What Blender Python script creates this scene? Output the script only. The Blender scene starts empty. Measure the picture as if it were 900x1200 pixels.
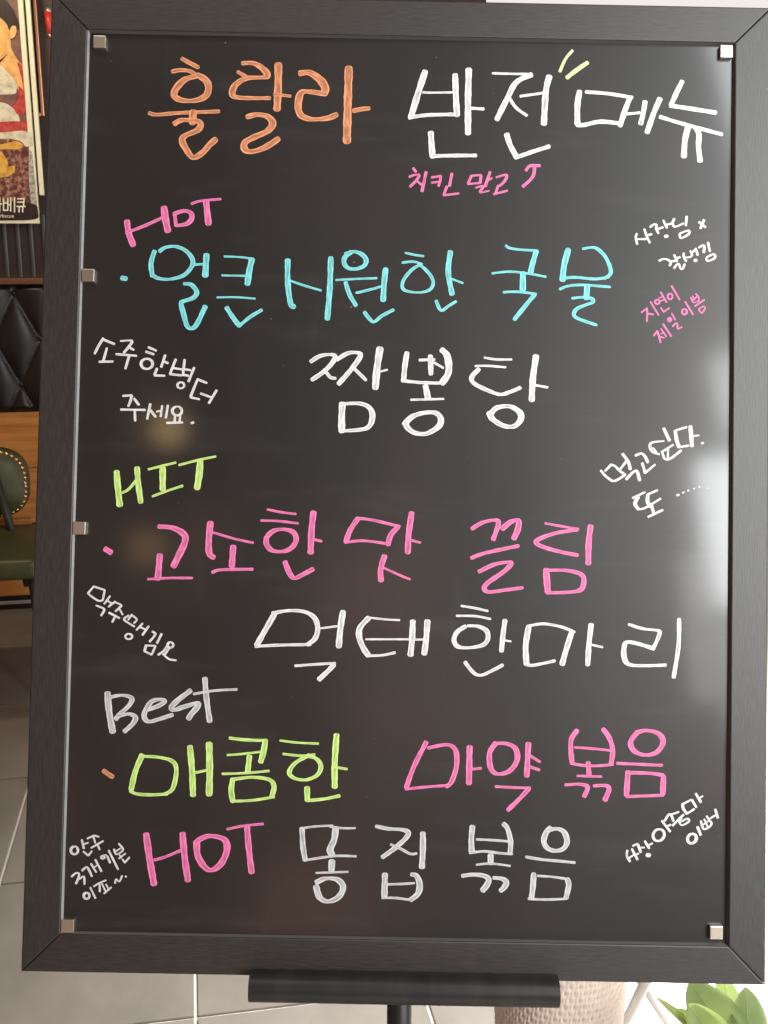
import bpy, bmesh, math, random
from mathutils import Vector, Matrix

random.seed(7)
R = math.radians
scene = bpy.context.scene
COL = scene.collection

# ------------------------------------------------------------------ camera
CAM_H, PITCH, F = 1.27, R(14.0), 1250.0            # metres, down-tilt, focal length in photo pixels (900 x 1200)
cam_d = bpy.data.cameras.new('camera')
cam = bpy.data.objects.new('camera', cam_d)
COL.objects.link(cam)
cam.location = (0, 0, CAM_H)
cam.rotation_euler = (R(90) - PITCH, 0, 0)
cam_d.sensor_fit = 'VERTICAL'
cam_d.sensor_height = 24.0
cam_d.lens = F / 1200.0 * 24.0
cam_d.clip_start = 0.02
cam_d.clip_end = 200
scene.camera = cam
scene.render.resolution_x, scene.render.resolution_y = 768, 1024

# ------------------------------------------------------------------ exposure and world
vs = scene.view_settings
vs.view_transform = 'Standard'
vs.look = 'None'
vs.exposure = 0.0
vs.gamma = 1.0
vs.use_curve_mapping = False
world = bpy.data.worlds.new('World')
scene.world = world
world.use_nodes = True
wn = world.node_tree
bg = wn.nodes['Background']
bg.inputs['Strength'].default_value = 1.0
_tc = wn.nodes.new('ShaderNodeTexCoord')
_no = wn.nodes.new('ShaderNodeTexNoise')            # added warm noise glow in place of the unseen shop, mirrored in the panel
_no.inputs['Scale'].default_value = 6.5
_no.inputs['Detail'].default_value = 2.5
wn.links.new(_tc.outputs['Generated'], _no.inputs['Vector'])
_rp = wn.nodes.new('ShaderNodeValToRGB')
_rp.color_ramp.elements[0].position = 0.36
_rp.color_ramp.elements[0].color = (0.03, 0.024, 0.02, 1)
_rp.color_ramp.elements[1].position = 0.68
_rp.color_ramp.elements[1].color = (0.75, 0.36, 0.27, 1)
_el = _rp.color_ramp.elements.new(0.52)
_el.color = (0.10, 0.082, 0.06, 1)
wn.links.new(_no.outputs['Fac'], _rp.inputs['Fac'])
wn.links.new(_rp.outputs['Color'], bg.inputs['Color'])
_sz = wn.nodes.new('ShaderNodeSeparateXYZ')         # noise glow dimmed upwards so the panel's top mirrors darker
wn.links.new(_tc.outputs['Generated'], _sz.inputs[0])
_mr = wn.nodes.new('ShaderNodeMapRange')
_mr.interpolation_type = 'SMOOTHSTEP'
_mr.inputs['From Min'].default_value = 0.15
_mr.inputs['From Max'].default_value = 0.60
_mr.inputs['To Min'].default_value = 1.7
_mr.inputs['To Max'].default_value = 0.35
wn.links.new(_sz.outputs[2], _mr.inputs['Value'])
wn.links.new(_mr.outputs[0], bg.inputs['Strength'])

# board pose: X right, Y up the slope, Z towards the viewer
BM = Matrix(((0.999811, 0.01924, 0.002763, 0.01539),
             (-0.002692, 0.277827, -0.960627, 0.85446),
             (-0.01925, 0.960438, 0.277826, 1.08318),
             (0, 0, 0, 1)))
BMI = BM.inverted()
EYE = Vector((0, 0, CAM_H))
FWD = Vector((0, math.cos(PITCH), -math.sin(PITCH)))
DWN = Vector((0, -math.sin(PITCH), -math.cos(PITCH)))


def ray(px, py):
    return FWD + Vector((1, 0, 0)) * ((px - 450) / F) + DWN * ((py - 600) / F)


def on_board(px, py, z=0.0):
    """photo pixel -> board coordinates on the plane z"""
    o = BMI @ EYE
    d = BMI.to_3x3() @ ray(px, py)
    return o + d * ((z - o.z) / d.z)


def at_depth(px, py, depth):
    return EYE + ray(px, py) * depth


def on_plane(px, py, p0, n):
    d = ray(px, py)
    return EYE + d * ((p0 - EYE).dot(n) / d.dot(n))


def mirror_point(px, py, dist):
    """where a lamp hangs that the panel mirrors at this pixel"""
    hit = BM @ on_board(px, py, -0.006)
    n = (BM.to_3x3() @ Vector((0, 0, 1))).normalized()
    d = (hit - EYE).normalized()
    return hit + (d - 2 * d.dot(n) * n) * dist


# ------------------------------------------------------------------ lights
def aim(o, target):
    o.rotation_euler = (Vector(target) - o.location).to_track_quat('-Z', 'Y').to_euler()


def area(name, loc, target, sx, sy, power, col, spread=180):
    l = bpy.data.lights.new(name, 'AREA')
    l.shape = 'RECTANGLE'
    l.size, l.size_y = sx, sy
    l.energy = power
    l.color = col
    l.spread = R(spread)
    o = bpy.data.objects.new(name, l)
    COL.objects.link(o)
    o.location = loc
    aim(o, target)
    return o


def bulb(name, loc, power, col, r):
    l = bpy.data.lights.new(name, 'POINT')
    l.energy = power
    l.color = col
    l.shadow_soft_size = r
    o = bpy.data.objects.new(name, l)
    COL.objects.link(o)
    o.location = loc
    return o


BC = BM.to_translation()
# panes of the shop front behind the photographer, mirrored along the panel's right edge
area('shop_window_light', mirror_point(914, 614, 2.3), BC, 0.42, 0.44, 14, (0.97, 1.0, 1.0))
area('upper_pane_light', mirror_point(922, 445, 2.3), BC, 0.39, 0.22, 4.0, (0.97, 1.0, 1.0))
area('lower_pane_light', mirror_point(936, 790, 2.4), BC, 0.42, 0.34, 3.0, (0.98, 1.0, 0.97))
area('side_window_light', mirror_point(818, 735, 2.6), BC, 0.08, 0.46, 0.62, (1.0, 0.98, 0.92))
area('doorway_light', Vector((1.02, -0.08, 1.68)), Vector((0.25, 0.9, 1.15)), 0.50, 1.7, 38, (0.95, 0.99, 1.0))
area('warm_fill_light', Vector((-0.45, 0.40, 2.9)), BC, 0.9, 0.5, 6, (1.0, 0.84, 0.68))  # added soft warm fill from overhead, kept out of the panel's mirror view
bulb('pendant_lamp_light', mirror_point(197, 503, 2.2), 0.75, (1.0, 0.66, 0.3), 0.05)
bulb('pendant_lamp_light', mirror_point(172, 642, 2.3), 0.34, (1.0, 0.6, 0.28), 0.055)
bulb('wall_lamp_light', Vector((-1.25, 2.75, 2.5)), 38, (1.0, 0.78, 0.5), 0.09)
area('outdoor_daylight', Vector((1.5, 2.6, 2.9)), (1.0, 1.25, 0.0), 1.6, 1.2, 85, (1.0, 0.99, 0.96), 70)

# ------------------------------------------------------------------ materials
def mat(name, col, rough=0.5, metal=0.0, spec=0.5, noise=None, bump=None, coat=None, sub=0.0, trans=None):
    """noise=(scale xyz, col2, lo, hi, detail)  bump=(scale xyz, strength, distance)"""
    m = bpy.data.materials.new(name)
    m.use_nodes = True
    nt = m.node_tree
    b = nt.nodes['Principled BSDF']
    b.inputs['Base Color'].default_value = (*col, 1)
    b.inputs['Roughness'].default_value = rough
    b.inputs['Metallic'].default_value = metal
    b.inputs['Specular IOR Level'].default_value = spec
    if coat:
        b.inputs['Coat Weight'].default_value = coat[0]
        b.inputs['Coat Roughness'].default_value = coat[1]
    tc = nt.nodes.new('ShaderNodeTexCoord')

    def nz(sc, detail):
        mp = nt.nodes.new('ShaderNodeMapping')
        mp.inputs['Scale'].default_value = sc
        nt.links.new(tc.outputs['Object'], mp.inputs['Vector'])
        n = nt.nodes.new('ShaderNodeTexNoise')
        n.inputs['Scale'].default_value = 1.0
        n.inputs['Detail'].default_value = detail
        n.inputs['Roughness'].default_value = 0.6
        nt.links.new(mp.outputs['Vector'], n.inputs['Vector'])
        return n
    if noise:
        n = nz(noise[0], noise[4] if len(noise) > 4 else 5)
        r = nt.nodes.new('ShaderNodeValToRGB')
        r.color_ramp.elements[0].position = noise[2]
        r.color_ramp.elements[1].position = noise[3]
        r.color_ramp.elements[0].color = (*col, 1)
        r.color_ramp.elements[1].color = (*noise[1], 1)
        nt.links.new(n.outputs['Fac'], r.inputs['Fac'])
        nt.links.new(r.outputs['Color'], b.inputs['Base Color'])
    if bump:
        n2 = nz(bump[0], 6)
        bp = nt.nodes.new('ShaderNodeBump')
        bp.inputs['Strength'].default_value = bump[1]
        bp.inputs['Distance'].default_value = bump[2]
        nt.links.new(n2.outputs['Fac'], bp.inputs['Height'])
        nt.links.new(bp.outputs['Normal'], b.inputs['Normal'])
    if trans:
        t = nt.nodes.new('ShaderNodeBsdfTranslucent')
        t.inputs['Color'].default_value = (*trans[1], 1)
        mx = nt.nodes.new('ShaderNodeMixShader')
        mx.inputs[0].default_value = trans[0]
        out = nt.nodes['Material Output']
        nt.links.new(b.outputs[0], mx.inputs[1])
        nt.links.new(t.outputs[0], mx.inputs[2])
        nt.links.new(mx.outputs[0], out.inputs['Surface'])
    return m


def panel_material():
    m = mat('black_glossy_panel', (0.011, 0.0095, 0.0092), 0.46, 0, 0.5)
    nt = m.node_tree
    b = nt.nodes['Principled BSDF']
    b.inputs['Coat Weight'].default_value = 0.8
    tc = nt.nodes.new('ShaderNodeTexCoord')
    # wiped smears: large soft noise drives the gloss
    mp = nt.nodes.new('ShaderNodeMapping')
    mp.inputs['Scale'].default_value = (9, 3, 1)
    mp.inputs['Rotation'].default_value = (0, 0, 0.5)
    nt.links.new(tc.outputs['Object'], mp.inputs['Vector'])
    n = nt.nodes.new('ShaderNodeTexNoise')
    n.inputs['Scale'].default_value = 1.0
    n.inputs['Detail'].default_value = 7
    nt.links.new(mp.outputs['Vector'], n.inputs['Vector'])
    mr = nt.nodes.new('ShaderNodeMapRange')
    mr.inputs['From Min'].default_value = 0.3
    mr.inputs['From Max'].default_value = 0.7
    mr.inputs['To Min'].default_value = 0.075
    mr.inputs['To Max'].default_value = 0.13
    nt.links.new(n.outputs['Fac'], mr.inputs['Value'])
    nt.links.new(mr.outputs['Result'], b.inputs['Coat Roughness'])
    # chalk film left from wiping and tiny dust specks
    v = nt.nodes.new('ShaderNodeTexVoronoi')
    v.inputs['Scale'].default_value = 46
    nt.links.new(tc.outputs['Object'], v.inputs['Vector'])
    lt = nt.nodes.new('ShaderNodeMath')
    lt.operation = 'LESS_THAN'
    lt.inputs[1].default_value = 0.028
    nt.links.new(v.outputs['Distance'], lt.inputs[0])
    sep = nt.nodes.new('ShaderNodeSeparateColor')
    nt.links.new(v.outputs['Color'], sep.inputs[0])
    gt = nt.nodes.new('ShaderNodeMath')
    gt.operation = 'GREATER_THAN'
    gt.inputs[1].default_value = 0.86
    nt.links.new(sep.outputs[0], gt.inputs[0])
    mu = nt.nodes.new('ShaderNodeMath')
    mu.operation = 'MULTIPLY'
    nt.links.new(lt.outputs[0], mu.inputs[0])
    nt.links.new(gt.outputs[0], mu.inputs[1])
    ramp = nt.nodes.new('ShaderNodeValToRGB')
    ramp.color_ramp.elements[0].position = 0.35
    ramp.color_ramp.elements[1].position = 0.75
    ramp.color_ramp.elements[0].color = (0.0060, 0.0045, 0.0040, 1)
    ramp.color_ramp.elements[1].color = (0.0125, 0.0095, 0.0084, 1)
    nt.links.new(n.outputs['Fac'], ramp.inputs['Fac'])
    mix = nt.nodes.new('ShaderNodeMix')
    mix.data_type = 'RGBA'
    nt.links.new(mu.outputs[0], mix.inputs['Factor'])
    nt.links.new(ramp.outputs['Color'], mix.inputs['A'])
    mix.inputs['B'].default_value = (0.16, 0.15, 0.14, 1)
    nt.links.new(mix.outputs['Result'], b.inputs['Base Color'])
    return m


def specks(m, scale, size, rarity, col):
    """sparse chips and dust grains laid over whatever colours the material already has"""
    nt = m.node_tree
    b = nt.nodes['Principled BSDF']
    tc = nt.nodes.new('ShaderNodeTexCoord')
    v = nt.nodes.new('ShaderNodeTexVoronoi')
    v.inputs['Scale'].default_value = scale
    nt.links.new(tc.outputs['Object'], v.inputs['Vector'])
    lt = nt.nodes.new('ShaderNodeMath')
    lt.operation = 'LESS_THAN'
    lt.inputs[1].default_value = size
    nt.links.new(v.outputs['Distance'], lt.inputs[0])
    sep = nt.nodes.new('ShaderNodeSeparateColor')
    nt.links.new(v.outputs['Color'], sep.inputs[0])
    gt = nt.nodes.new('ShaderNodeMath')
    gt.operation = 'GREATER_THAN'
    gt.inputs[1].default_value = rarity
    nt.links.new(sep.outputs[1], gt.inputs[0])
    mu = nt.nodes.new('ShaderNodeMath')
    mu.operation = 'MULTIPLY'
    nt.links.new(lt.outputs[0], mu.inputs[0])
    nt.links.new(gt.outputs[0], mu.inputs[1])
    mix = nt.nodes.new('ShaderNodeMix')
    mix.data_type = 'RGBA'
    src = b.inputs['Base Color'].links[0].from_socket
    nt.links.new(mu.outputs[0], mix.inputs['Factor'])
    nt.links.new(src, mix.inputs['A'])
    mix.inputs['B'].default_value = (*col, 1)
    nt.links.new(mix.outputs['Result'], b.inputs['Base Color'])


def smears(m, sc, rot, lo, hi, col, amount):
    """a thin wiped film of old ink"""
    nt = m.node_tree
    b = nt.nodes['Principled BSDF']
    tc = nt.nodes.new('ShaderNodeTexCoord')
    mp = nt.nodes.new('ShaderNodeMapping')
    mp.inputs['Scale'].default_value = sc
    mp.inputs['Rotation'].default_value = (0, 0, rot)
    nt.links.new(tc.outputs['Object'], mp.inputs['Vector'])
    n = nt.nodes.new('ShaderNodeTexNoise')
    n.inputs['Scale'].default_value = 1.0
    n.inputs['Detail'].default_value = 8
    n.inputs['Roughness'].default_value = 0.65
    nt.links.new(mp.outputs['Vector'], n.inputs['Vector'])
    mr = nt.nodes.new('ShaderNodeMapRange')
    mr.inputs['From Min'].default_value = lo
    mr.inputs['From Max'].default_value = hi
    mr.inputs['To Max'].default_value = amount
    nt.links.new(n.outputs['Fac'], mr.inputs['Value'])
    mix = nt.nodes.new('ShaderNodeMix')
    mix.data_type = 'RGBA'
    src = b.inputs['Base Color'].links[0].from_socket
    nt.links.new(mr.outputs[0], mix.inputs['Factor'])
    nt.links.new(src, mix.inputs['A'])
    mix.inputs['B'].default_value = (*col, 1)
    nt.links.new(mix.outputs['Result'], b.inputs['Base Color'])


def ink_material(name, col, dark=0.62):
    """paint-marker ink: streaks run along the stroke, the rim carries more pigment"""
    m = mat(name, col, 0.5, 0, 0.3)
    nt = m.node_tree
    b = nt.nodes['Principled BSDF']
    uv = nt.nodes.new('ShaderNodeUVMap')
    mp = nt.nodes.new('ShaderNodeMapping')
    mp.inputs['Scale'].default_value = (2.2, 0.35, 1)
    nt.links.new(uv.outputs['UV'], mp.inputs['Vector'])
    n = nt.nodes.new('ShaderNodeTexNoise')
    n.inputs['Scale'].default_value = 1.6
    n.inputs['Detail'].default_value = 4
    nt.links.new(mp.outputs['Vector'], n.inputs['Vector'])
    # fine dry-brush streaks on top of broad thick-and-thin coverage
    mp2 = nt.nodes.new('ShaderNodeMapping')
    mp2.inputs['Scale'].default_value = (7.0, 0.55, 1)
    nt.links.new(uv.outputs['UV'], mp2.inputs['Vector'])
    n2 = nt.nodes.new('ShaderNodeTexNoise')
    n2.inputs['Scale'].default_value = 1.0
    n2.inputs['Detail'].default_value = 3
    nt.links.new(mp2.outputs['Vector'], n2.inputs['Vector'])
    ad = nt.nodes.new('ShaderNodeMath')
    ad.operation = 'MULTIPLY_ADD'
    ad.inputs[1].default_value = 0.45
    nt.links.new(n2.outputs['Fac'], ad.inputs[0])
    sc_ = nt.nodes.new('ShaderNodeMath')
    sc_.operation = 'MULTIPLY'
    sc_.inputs[1].default_value = 0.55
    nt.links.new(n.outputs['Fac'], sc_.inputs[0])
    nt.links.new(sc_.outputs[0], ad.inputs[2])
    r = nt.nodes.new('ShaderNodeValToRGB')
    r.color_ramp.elements[0].position = 0.31
    r.color_ramp.elements[1].position = 0.60
    r.color_ramp.elements[0].color = (*[c * dark * 0.6 for c in col], 1)
    r.color_ramp.elements[1].color = (*col, 1)
    e_ = r.color_ramp.elements.new(0.45)
    e_.color = (*[c * (dark + 0.06) for c in col], 1)
    sx = nt.nodes.new('ShaderNodeSeparateXYZ')
    nt.links.new(uv.outputs['UV'], sx.inputs[0])
    fr_ = nt.nodes.new('ShaderNodeMath')
    fr_.operation = 'PINGPONG'                       # 0 at both rims, 0.5 along the middle of the stroke
    fr_.inputs[1].default_value = 0.5
    nt.links.new(sx.outputs[0], fr_.inputs[0])
    rim = nt.nodes.new('ShaderNodeMapRange')
    rim.inputs['From Min'].default_value = 0.05
    rim.inputs['From Max'].default_value = 0.30
    rim.inputs['To Min'].default_value = 0.13
    rim.inputs['To Max'].default_value = -0.05
    nt.links.new(fr_.outputs[0], rim.inputs['Value'])
    ad2 = nt.nodes.new('ShaderNodeMath')
    ad2.operation = 'ADD'
    nt.links.new(ad.outputs[0], ad2.inputs[0])
    nt.links.new(rim.outputs[0], ad2.inputs[1])
    nt.links.new(ad2.outputs[0], r.inputs['Fac'])
    nt.links.new(r.outputs['Color'], b.inputs['Base Color'])
    return m


M = {}
M['panel'] = panel_material()
M['rail_v'] = mat('dark_wood_laminate_upright', (0.0075, 0.0056, 0.0047), 0.50, 0, 0.8,
                  noise=((900, 75, 60), (0.029, 0.0225, 0.019), 0.42, 0.74, 5), bump=((900, 75, 60), 0.22, 0.0005))
M['rail_h'] = mat('dark_wood_laminate_crosswise', (0.0075, 0.0056, 0.0047), 0.50, 0, 0.8,
                  noise=((75, 900, 60), (0.029, 0.0225, 0.019), 0.42, 0.74, 5), bump=((75, 900, 60), 0.22, 0.0005))
specks(M['rail_v'], 60, 0.03, 0.8, (0.12, 0.11, 0.1))
specks(M['rail_h'], 60, 0.03, 0.85, (0.12, 0.11, 0.1))
smears(M['rail_v'], (14, 8, 5), 0.4, 0.6, 0.85, (0.06, 0.05, 0.043), 0.3)
smears(M['panel'], (4, 24, 1), 0.35, 0.55, 0.85, (0.07, 0.065, 0.062), 0.35)
smears(M['panel'], (30, 5, 1), 0.2, 0.6, 0.85, (0.06, 0.05, 0.052), 0.3)
specks(M['panel'], 95, 0.035, 0.93, (0.16, 0.15, 0.14))
M['lip'] = mat('satin_edging_lit', (0.34, 0.33, 0.32), 0.35, 0.0, 0.6, noise=((30, 30, 30), (0.25, 0.245, 0.24), 0.3, 0.7))  # lit copy of the edging: side light painted into the left strip
M['lip_shaded'] = mat('satin_edging_shaded', (0.10, 0.093, 0.086), 0.4, 0.0, 0.5)  # shaded copy of the same edging, for the three sides turned from the light
M['clip'] = mat('brushed_steel_clip', (0.72, 0.66, 0.57), 0.36, 1.0, 0.5, bump=((900, 60, 300), 0.15, 0.0003))
M['black_plastic'] = mat('black_plastic_tray', (0.012, 0.0115, 0.0115), 0.4, 0, 0.45,
                         noise=((60, 9, 9), (0.022, 0.021, 0.021), 0.4, 0.75), bump=((300, 300, 300), 0.08, 0.0004))
M['black_metal'] = mat('black_painted_steel', (0.014, 0.014, 0.014), 0.4, 0.0, 0.5, bump=((200, 200, 200), 0.1, 0.0004))
M['white'] = ink_material('white_paint_marker', (0.78, 0.765, 0.75), 0.62)
M['white_shaded'] = ink_material('white_paint_marker_shaded', (0.62, 0.61, 0.61), 0.6)  # white ink darkened in colour for the weaker light towards the lower left
M['orange'] = ink_material('orange_paint_marker', (0.74, 0.30, 0.15), 0.5)
M['pink'] = ink_material('pink_paint_marker', (0.84, 0.20, 0.43), 0.6)
M['cyan'] = ink_material('turquoise_paint_marker', (0.22, 0.68, 0.70), 0.62)
M['lime'] = ink_material('lime_paint_marker', (0.58, 0.80, 0.24), 0.64)
M['cream'] = ink_material('cream_paint_marker', (0.60, 0.74, 0.36), 0.85)
M['floor'] = mat('pale_grout', (0.62, 0.58, 0.52), 0.8, 0, 0.3, noise=((20, 20, 20), (0.5, 0.46, 0.4), 0.4, 0.7))
M['tile'] = [mat('grey_stone_tile', c, 0.38, 0, 0.45, noise=((5 + i, 4, 5), c2, 0.3, 0.72, 9), bump=((60, 60, 60), 0.06, 0.001))
             for i, (c, c2) in enumerate([((0.170, 0.152, 0.130), (0.245, 0.220, 0.190)), ((0.180, 0.160, 0.137), (0.262, 0.237, 0.206)),
                                          ((0.155, 0.139, 0.119), (0.230, 0.207, 0.180))])]
M['terrace'] = mat('white_sunlit_paving', (0.8, 0.8, 0.78), 0.7, 0, 0.3, noise=((12, 12, 12), (0.72, 0.72, 0.7), 0.4, 0.7))
M['wall'] = mat('dark_brown_wall', (0.045, 0.028, 0.02), 0.6, 0, 0.4, noise=((8, 8, 3), (0.06, 0.038, 0.028), 0.4, 0.7))
M['slat'] = mat('grey_green_metal_rib', (0.085, 0.085, 0.075), 0.42, 0.3, 0.5, noise=((20, 20, 4), (0.06, 0.06, 0.052), 0.4, 0.7))
M['copper'] = mat('copper_trim', (0.75, 0.36, 0.2), 0.35, 0.8)
M['leather'] = mat('black_leather', (0.010, 0.0075, 0.0065), 0.36, 0, 0.45, bump=((260, 260, 260), 0.25, 0.001))
M['wood'] = mat('orange_pine', (0.62, 0.27, 0.065), 0.4, 0, 0.5, noise=((3, 3, 46), (0.42, 0.15, 0.035), 0.42, 0.66, 6), coat=(0.3, 0.2))
M['wood_edge'] = mat('brown_wood_rail', (0.16, 0.07, 0.03), 0.35, 0, 0.5, noise=((3, 3, 60), (0.1, 0.04, 0.02), 0.4, 0.7))
M['plinth'] = mat('black_skirting', (0.012, 0.01, 0.009), 0.4)
M['steel'] = mat('pale_metal_strip', (0.55, 0.53, 0.48), 0.35, 0.6)
M['green'] = mat('olive_green_leather', (0.068, 0.074, 0.024), 0.42, 0, 0.5, noise=((14, 14, 14), (0.045, 0.05, 0.017), 0.35, 0.7),
                 bump=((180, 180, 180), 0.2, 0.001))
M['brass'] = mat('brass_nail', (0.95, 0.62, 0.36), 0.25, 1.0)
M['chair_metal'] = mat('dark_green_grey_metal', (0.035, 0.036, 0.03), 0.4, 0.2)
M['poster_white'] = mat('cream_poster_border', (0.85, 0.82, 0.6), 0.35, 0, 0.5)
M['poster_back'] = mat('poster_brown_print', (0.26, 0.13, 0.11), 0.3, noise=((30, 30, 30), (0.12, 0.055, 0.045), 0.35, 0.7))
M['skin'] = mat('poster_skin_print', (0.66, 0.30, 0.085), 0.3, noise=((24, 24, 24), (0.86, 0.52, 0.20), 0.38, 0.62, 3))
M['cheek'] = mat('poster_lit_skin_print', (0.88, 0.56, 0.20), 0.3, noise=((22, 22, 22), (0.74, 0.38, 0.11), 0.4, 0.68, 3))
M['hair'] = mat('poster_hair_print', (0.022, 0.011, 0.009), 0.3, noise=((90, 90, 25), (0.06, 0.03, 0.024), 0.5, 0.85))
M['dress'] = mat('poster_white_dress_print', (0.76, 0.72, 0.55), 0.3, noise=((34, 34, 34), (0.34, 0.32, 0.25), 0.45, 0.75, 4))
M['red_print'] = mat('poster_red_print', (0.42, 0.035, 0.03), 0.3, noise=((60, 60, 60), (0.66, 0.12, 0.09), 0.42, 0.7))
M['yellow_print'] = mat('poster_yellow_print', (0.80, 0.47, 0.09), 0.3, noise=((50, 50, 50), (0.42, 0.19, 0.03), 0.45, 0.75))
M['meat'] = mat('poster_grilled_meat_print', (0.10, 0.028, 0.02), 0.28, noise=((75, 75, 75), (0.62, 0.33, 0.25), 0.46, 0.72, 9))
M['grey_print'] = mat('poster_grey_print', (0.55, 0.52, 0.46), 0.35, noise=((120, 120, 120), (0.22, 0.2, 0.17), 0.45, 0.6))
M['letter'] = mat('poster_cream_lettering', (0.92, 0.88, 0.72), 0.4)
M['red'] = mat('red_plastic', (0.62, 0.045, 0.035), 0.35, 0, 0.5, noise=((30, 30, 30), (0.5, 0.03, 0.03), 0.4, 0.7))
M['rattan'] = mat('beige_woven_rattan', (0.74, 0.61, 0.53), 0.55, 0, 0.4, noise=((60, 60, 60), (0.66, 0.52, 0.44), 0.4, 0.75))
M['leaf'] = mat('fresh_green_leaf', (0.27, 0.35, 0.155), 0.5, 0, 0.5, noise=((30, 30, 30), (0.21, 0.285, 0.115), 0.35, 0.7),
                trans=(0.35, (0.36, 0.44, 0.17)))
M['leaf_young'] = mat('young_yellow_green_leaf', (0.34, 0.42, 0.15), 0.4, 0, 0.5, trans=(0.4, (0.5, 0.6, 0.22)))
M['stem'] = mat('green_stem', (0.16, 0.2, 0.06), 0.5)
M['pot'] = mat('white_ceramic_pot', (0.7, 0.68, 0.64), 0.3)
M['soil'] = mat('dark_soil', (0.03, 0.02, 0.014), 0.9, bump=((90, 90, 90), 0.8, 0.01))
M['white_metal'] = mat('white_painted_tube', (0.72, 0.7, 0.68), 0.35)
M['grey_cloth'] = mat('grey_cloth_seat', (0.2, 0.19, 0.19), 0.8)
sky_m = bpy.data.materials.new('bright_daylight_sky')
sky_m.use_nodes = True
_nt = sky_m.node_tree
_nt.nodes.remove(_nt.nodes['Principled BSDF'])
_e = _nt.nodes.new('ShaderNodeEmission')
_e.inputs['Color'].default_value = (1.0, 0.93, 0.9, 1)
_e.inputs['Strength'].default_value = 0.9
_nt.links.new(_e.outputs[0], _nt.nodes['Material Output'].inputs['Surface'])

# ------------------------------------------------------------------ builders
def link(name, me, m=None, parent=None, matrix=None):
    o = bpy.data.objects.new(name, me)
    COL.objects.link(o)
    if me is not None and m is not None and not me.materials:
        me.materials.append(m)
    if parent is not None:
        o.parent = parent
    if matrix is not None:
        o.matrix_local = matrix
    return o


def empty(name, loc, label, cat, group=None, matrix=None):
    o = bpy.data.objects.new(name, None)
    COL.objects.link(o)
    o.empty_display_size = 0.05
    if matrix is not None:
        o.matrix_world = matrix
    else:
        o.location = loc
    o['label'] = label
    o['category'] = cat
    if group:
        o['group'] = group
    return o


def from_bm(bm, name, smooth=False):
    me = bpy.data.meshes.new(name)
    bmesh.ops.recalc_face_normals(bm, faces=bm.faces)
    if smooth:
        for f in bm.faces:
            f.smooth = True
    bm.to_mesh(me)
    bm.free()
    return me


def box_mesh(name, x0, x1, y0, y1, z0, z1, bev=0.0, seg=2, smooth=False):
    bm = bmesh.new()
    bmesh.ops.create_cube(bm, size=1.0)
    for v in bm.verts:
        v.co = Vector(((x0 + x1) / 2 + v.co.x * (x1 - x0), (y0 + y1) / 2 + v.co.y * (y1 - y0), (z0 + z1) / 2 + v.co.z * (z1 - z0)))
    if bev > 0:
        bmesh.ops.bevel(bm, geom=bm.edges[:], offset=bev, segments=seg, affect='EDGES', profile=0.6)
    return from_bm(bm, name, smooth)


def prism_mesh(name, poly, z0, z1, bev=0.0):
    bm = bmesh.new()
    lo = [bm.verts.new((x, y, z0)) for x, y in poly]
    hi = [bm.verts.new((x, y, z1)) for x, y in poly]
    bm.faces.new(lo[::-1])
    bm.faces.new(hi)
    n = len(poly)
    for i in range(n):
        j = (i + 1) % n
        bm.faces.new((lo[i], lo[j], hi[j], hi[i]))
    if bev:
        es = [e for e in bm.edges if e.verts[0].co.z > z1 - 1e-6 and e.verts[1].co.z > z1 - 1e-6]
        bmesh.ops.bevel(bm, geom=es, offset=bev, segments=2, affect='EDGES', profile=0.5)
    return from_bm(bm, name)


def tube_mesh(name, pts, radii, sides=12):
    bm = bmesh.new()
    rings = []
    pts = [Vector(p) for p in pts]
    for i, p in enumerate(pts):
        a = pts[max(i - 1, 0)]
        b = pts[min(i + 1, len(pts) - 1)]
        d = (b - a).normalized()
        up = Vector((0, 0, 1)) if abs(d.z) < 0.9 else Vector((1, 0, 0))
        s = d.cross(up).normalized()
        t = s.cross(d)
        r = radii[i] if isinstance(radii, (list, tuple)) else radii
        rings.append([bm.verts.new(p + (s * math.cos(k * 2 * math.pi / sides) + t * math.sin(k * 2 * math.pi / sides)) * r) for k in range(sides)])
    for a, b in zip(rings, rings[1:]):
        for k in range(sides):
            bm.faces.new((a[k], a[(k + 1) % sides], b[(k + 1) % sides], b[k]))
    bm.faces.new(rings[0][::-1])
    bm.faces.new(rings[-1])
    return from_bm(bm, name, True)


def lathe_mesh(name, prof, sides=32):
    bm = bmesh.new()
    rings = [[bm.verts.new((r * math.cos(k * 2 * math.pi / sides), r * math.sin(k * 2 * math.pi / sides), z)) for k in range(sides)] for r, z in prof]
    for a, b in zip(rings, rings[1:]):
        for k in range(sides):
            bm.faces.new((a[k], a[(k + 1) % sides], b[(k + 1) % sides], b[k]))
    bm.faces.new(rings[0][::-1])
    bm.faces.new(rings[-1])
    return from_bm(bm, name, True)


# ------------------------------------------------------------------ the setting
GA = math.atan2(230 * math.cos(PITCH), F)           # the shop's grid is turned a little against the camera
GT = Vector((math.cos(GA), math.sin(GA), 0))        # along the back wall, to the right
GL = Vector((-math.sin(GA), math.cos(GA), 0))       # away from the camera
GM = Matrix.Rotation(GA, 4, 'Z')                    # local x along the wall, y away
ZERO = Vector((0, 0, 0))
UPV = Vector((0, 0, 1))


def g(v):
    """world -> grid coordinates (t, l, z)"""
    return Vector((v.dot(GT), v.dot(GL), v.z))


WALL_L = g(on_plane(15, 714, ZERO, UPV)).y          # where the back wall meets the floor


def wall_pt(px, py, off=0.0):
    """photo pixel -> grid coordinates on the upright plane 'off' metres before the back wall"""
    return g(on_plane(px, py, GL * (WALL_L - off), GL))


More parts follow.
